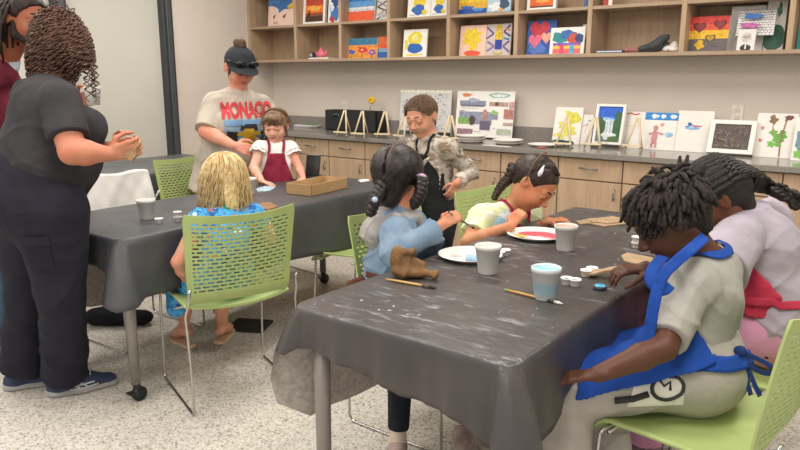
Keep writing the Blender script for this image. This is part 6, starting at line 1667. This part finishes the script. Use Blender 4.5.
    for pts, w in (([(0, 0), (14, 6), (30, 14), (34, 21), (24, 22), (8, 12), (0, 2)], .013), ([(0, 0), (4, 14), (8, 30), (12, 44)], .014), ([(0, 0), (8, 16), (15, 32), (21, 45)], .014), ([(0, 0), (-3, 8), (-4, 18), (0, 26)], .013)):
        P = [k0+(RT*x-UP*y)/355+FW*.02 for x, y in pts]
        strap(None, P, w, dm, 'bow', ap, 20, wn=-FW+RT*.3)
    m = MB(); m.ell(k0+FW*.01, (.018, .018, .016), 10, 8); m.build('bow_knot', dm, ap, True)
    # the bib strap hanging from the neck, knotted
    P = [at(706, 236, 1.95), at(690, 250, 1.86), at(676, 262, 1.85), at(663, 276, 1.84), at(655, 300, 1.84), at(650, 330, 1.86), at(646, 362, 1.86)]
    strap(None, P, .030, am, 'bib_edge', ap, 26, wn=unit(-FW-RT*.5), thick=.004)
    P = [at(664, 256, 1.95), at(655, 266, 1.87), at(651, 280, 1.85), at(662, 290, 1.84), at(670, 284, 1.84)]
    strap(None, P, .032, am, 'strap_knot', ap, 22, wn=unit(-FW-RT*.6), thick=.004)
    # locs
    L, s = hd.L, hd.s; hm = hair_mat('17110f', '362b27', .75, 110)
    hb = hair_cap(hd, .035, .40, back=-.25); hair = garment('hair', hb, hm, root, .005, wr=.008, wf=80, seed=3)
    m = MB(); rr = random.Random(6)
    for (p, dd) in scalp(hd, 190, 6, lo=(-1, -1, -.22), hi=(1, .80, 1), rad=(.385, .455, .375)):
        n = 9; P = []; c = V(p)-dd*.012; v_ = unit(dd+hd.f*rr.uniform(-.25, .35)+V(0, 0, rr.uniform(-.1, .35))); ln = rr.uniform(.05, .088)*(1 if dd[2] > -.1 else .6); wob = rr.uniform(0, 6)
        for i in range(n):
            P.append(c.copy()); v_ = unit(v_+V(0, 0, -1)*.34+.28*V(math.sin(wob+i*1.3), math.cos(wob+i*1.7), math.sin(wob*2+i)*.4)); c = c+v_*ln/n
        R0 = rr.uniform(.0058, .0078); m.tube(P, [R0*(.85+.3*((i*7+3) % 3)/2)*(1 if i < n-1 else .55) for i in range(n)], 7)
    for px, py, dx, dy in ((676, 172, 4, -16), (680, 172, 8, -17), (662, 174, -10, -7), (696, 172, 10, -10)):
        a = at(px, py+8, 2.01); e = at(px+dx, py+dy, 1.99); m.tube([a, mid(a, e)+RT*.004, e], [.011, .009, .004], 7)
    for px, py, ex, ey in ((634, 190, 623, 212), (638, 196, 628, 221), (645, 200, 636, 226), (630, 200, 625, 204), (652, 204, 648, 228), (664, 208, 661, 236)):
        a = at(px, py, 1.97); e = at(ex, ey, 1.95); m.tube([a, mid(a, e)-RT*.010+UP*.004, e], [.008, .0085, .004], 7)
    m.build('locs', hm, hair, True)
    # painted wooden piece in his hand and the paint it is dipped in
    p = hit(604, 277, 2, ZT)
    t = thing('wooden_cutout', 'tan wooden cutout pinched by the boy with locs over blue paint', 'wooden cutout', p)
    M = Matrix.Rotation(.5, 4, 'Z') @ Matrix.Rotation(-.25, 4, 'Y')
    m = MB(); m.prism([(-.060, -.012), (-.03, -.03), (.0, -.02), (.045, -.028), (.07, .0), (.03, .012), (.0, .006), (-.03, .03), (-.055, .02)], .020, .027, 0, M); m.build('board', M_KRAFT, t)
    p = hit(600, 289, 2, ZT)
    t = thing('paint_pot', 'round pot of bright blue paint under the wooden cutout', 'paint pot', p)
    m = MB(); m.lathe([(0, 0), (.018, 0), (.021, .003), (.021, .011), (.019, .012), (.018, .008), (0, .008)], 24); m.build('body', flat('3c4a58', .5), t)
    m = MB(); m.lathe([(.0195, .0095), (.0185, .0125), (.008, .0145), (0, .0140)], 22); m.build('paint', flat('4aa6cc', .25), t)
locs()

# ------------------------------------------------------------------ 10. girl with long braids in the lilac top
def lilac():
    f = dirs(-.86, .42); h = 1.40; fat = .95; r = unit(np.cross(f, V(0, 0, 1)))
    J = dict(fwd=f, pel=at(772, 330, 2.38), wai=at(776, 292, 2.38), che=at(768, 252, 2.38), nec=at(742, 214, 2.40), shL=at(738, 240, 2.23), shR=at(768, 222, 2.52),
             elL=at(716, 268, 2.18), wrL=at(690, 285, 2.30), elR=at(738, 272, 2.44), wrR=at(716, 282, 2.50))
    pel = V(J['pel'])
    J['hipL'] = pel-r*.07; J['hipR'] = pel+r*.07
    for q, sg in (('L', -1), ('R', 1)):
        J['kn'+q] = V(*(pel+f*.38+r*.09*sg)[:2], .51); J['an'+q] = V(*(pel+f*.36+r*.09*sg)[:2], .075); J['to'+q] = J['an'+q]+f*.14-V(0, 0, .05)
    root = person('girl with long black braids in lilac top and pink dotted trousers', (pel[0], pel[1], .45))
    hd = Head(at(716, 197, 2.36), vdir(-.78, -.58, .22), vdir(-.2, 1, 0), .232); hd.skin = skin_mat('6b4633', .06)
    b = human(J, h, fat, hd, dict(child=.5), feet=False)
    hand(b, J['wrL'], vdir(-1, -.1, .2), vdir(0, -1, 0), .15, False, .5); hand(b, J['wrR'], vdir(-1, .1, .0), vdir(0, -1, 0), .15, True, .5)
    make_body('body', b, [hd.skin, flat('52322a', .4)], root, .005, hd)
    hd.features(root, closed=.7, brow='16100e', iris='1e1410')
    def ex(b): b.ell(V(J['pel'])-f*.04+V(0, 0, .03), (.14, .14, .12), None, .1)
    sh = garment('t_shirt', shirt(J, h, fat, .022, .9, .35, sl_inf=.030, extra=ex), cloth('aba2ad', .06), root, .006, wr=.026, wf=20, seed=6)
    t = NT('pink_dotted'); t.pbr(.85, 0, .2); v = t.n('ShaderNodeTexVoronoi', Scale=22); t.l(t.co(), v.inputs['Vector']); v.inputs['Randomness'].default_value = .35
    t.col(t.mix(t.ramp(v.outputs['Distance'], [(.0, 1.), (.17, 1.), (.20, 0.)]), 'd295b2', '4a2634')); t.bump(t.noise(18, 3), .25, .006)
    pt = garment('trousers', trousers(J, h, fat, .014, .06, .95, .4), t.m, root, .006, wr=.008, wf=24, seed=3)
    for q in 'LR': shoe('shoe', None, J['an'+q], J['to'+q], h, [flat('8a6a7a', .7), flat('d0ccc6', .6)], root)
    am = cloth('c03a52', .10); wai, che = V(J['wai']), V(J['che'])
    A = Body(); A.cone(pel+f*.05, wai+f*.03, .155, .145, .03, f, .80); A.cone(wai+f*.03, che+f*.03, .145, .135, .03, f, .8)
    A.cone(mid(pel, wai, .4)+f*.06, mid(pel, wai, .5)+f*.20-r*.02, .12, .09, .05)
    A.cut(pel+V(0, 0, .07), unit(V(0, 0, -1)+f*.1)); A.cut(wai-f*.01+V(0, 0, .02), unit(-f*.72+V(0, 0, .69))); A.cut(wai-f*.04, unit(-f*.8-V(0, 0, .6)))
    ap = garment('apron', A, am, root, .0055, wr=.018, wf=22, seed=4)
    bv = bvh_of([sh, ap])
    strap(bv, [wai+f*.1-r*.15, wai-r*.18+V(0, 0, .01), wai-f*.10-r*.13+V(0, 0, .018), wai-f*.16+V(0, 0, .02)], .028, am, 'waist_tie', ap, out=.006)
    L, s = hd.L, hd.s; hm = hair_mat('15110f', '332c2a', .5, 90)
    hb = hair_cap(hd, .03, .36, back=-.30); hair = garment('hair', hb, hm, root, .005)
    m = MB(); rr = random.Random(3); R_k = 15
    gather = L(.0, -.62, .02)
    for i in range(R_k):
        a = -1.45+2.9*i/(R_k-1); P = []
        for k in range(9):
            th = k/8; x = math.sin(a); y = .40-.85*th; zz = math.sqrt(max(.02, 1-(min(1, abs(y+.07)/.47))**2))
            P.append(L(.405*x*zz, y, .14+.415*math.cos(a)*zz))
        end = [gather+hd.r*.02*math.sin(a), at(748+2*i, 187+rr.uniform(-2, 3), 2.40), at(775+rr.uniform(-4, 10), 186+8*rr.random(), 2.36+.03*rr.random()), at(796+rr.uniform(-3, 12), 196+14*rr.random(), 2.33+.04*rr.random())]
        braid(m, P[:-1]+end, .0135, 16, n=130, taper=.25)
    m.build('braids', hm, hair, True)
lilac()
# ------------------------------------------------------------------ light and camera
sc_ = bpy.context.scene
w = bpy.data.worlds.new('room_light'); sc_.world = w; w.use_nodes = True
bg = w.node_tree.nodes['Background']; bg.inputs[0].default_value = (1.0, .965, .92, 1); bg.inputs[1].default_value = .85
n = 0
for x in (-4.3, -2.2, -.1):
    for y in (-1.0, 1.3, 3.3):
        t = thing('ceiling_light', 'flat white ceiling panel light, out of the picture', 'ceiling light', (x, y, H2-.03), 'ceiling panel lights')
        bx('frame', (-.31, -.61, .0), (.31, .61, .029), M_WHITE, t, .002)
        l = bpy.data.lights.new('panel', 'AREA'); l.shape = 'RECTANGLE'; l.size = .58; l.size_y = 1.18; l.energy = 31; l.color = (1, .96, .905)
        o = bpy.data.objects.new('lamp', l); C.objects.link(o); o.location = (0, 0, -.004); o.parent = t
cam = bpy.data.cameras.new('camera'); cam.sensor_width = 36; cam.lens = 36*FPX/800; cam.clip_start = .05
co = bpy.data.objects.new('camera', cam); C.objects.link(co); co.location = (0, 0, CAMH); co.rotation_euler = (PI/2-PITCH, 0, YAW)
sc_.camera = co
vs_ = sc_.view_settings; vs_.view_transform = 'Standard'; vs_.look = 'None'; vs_.gamma = 1; vs_.use_curve_mapping = False; vs_.exposure = 0.0
sc_.cycles.use_denoising = True
sc_.cycles.max_bounces = 8
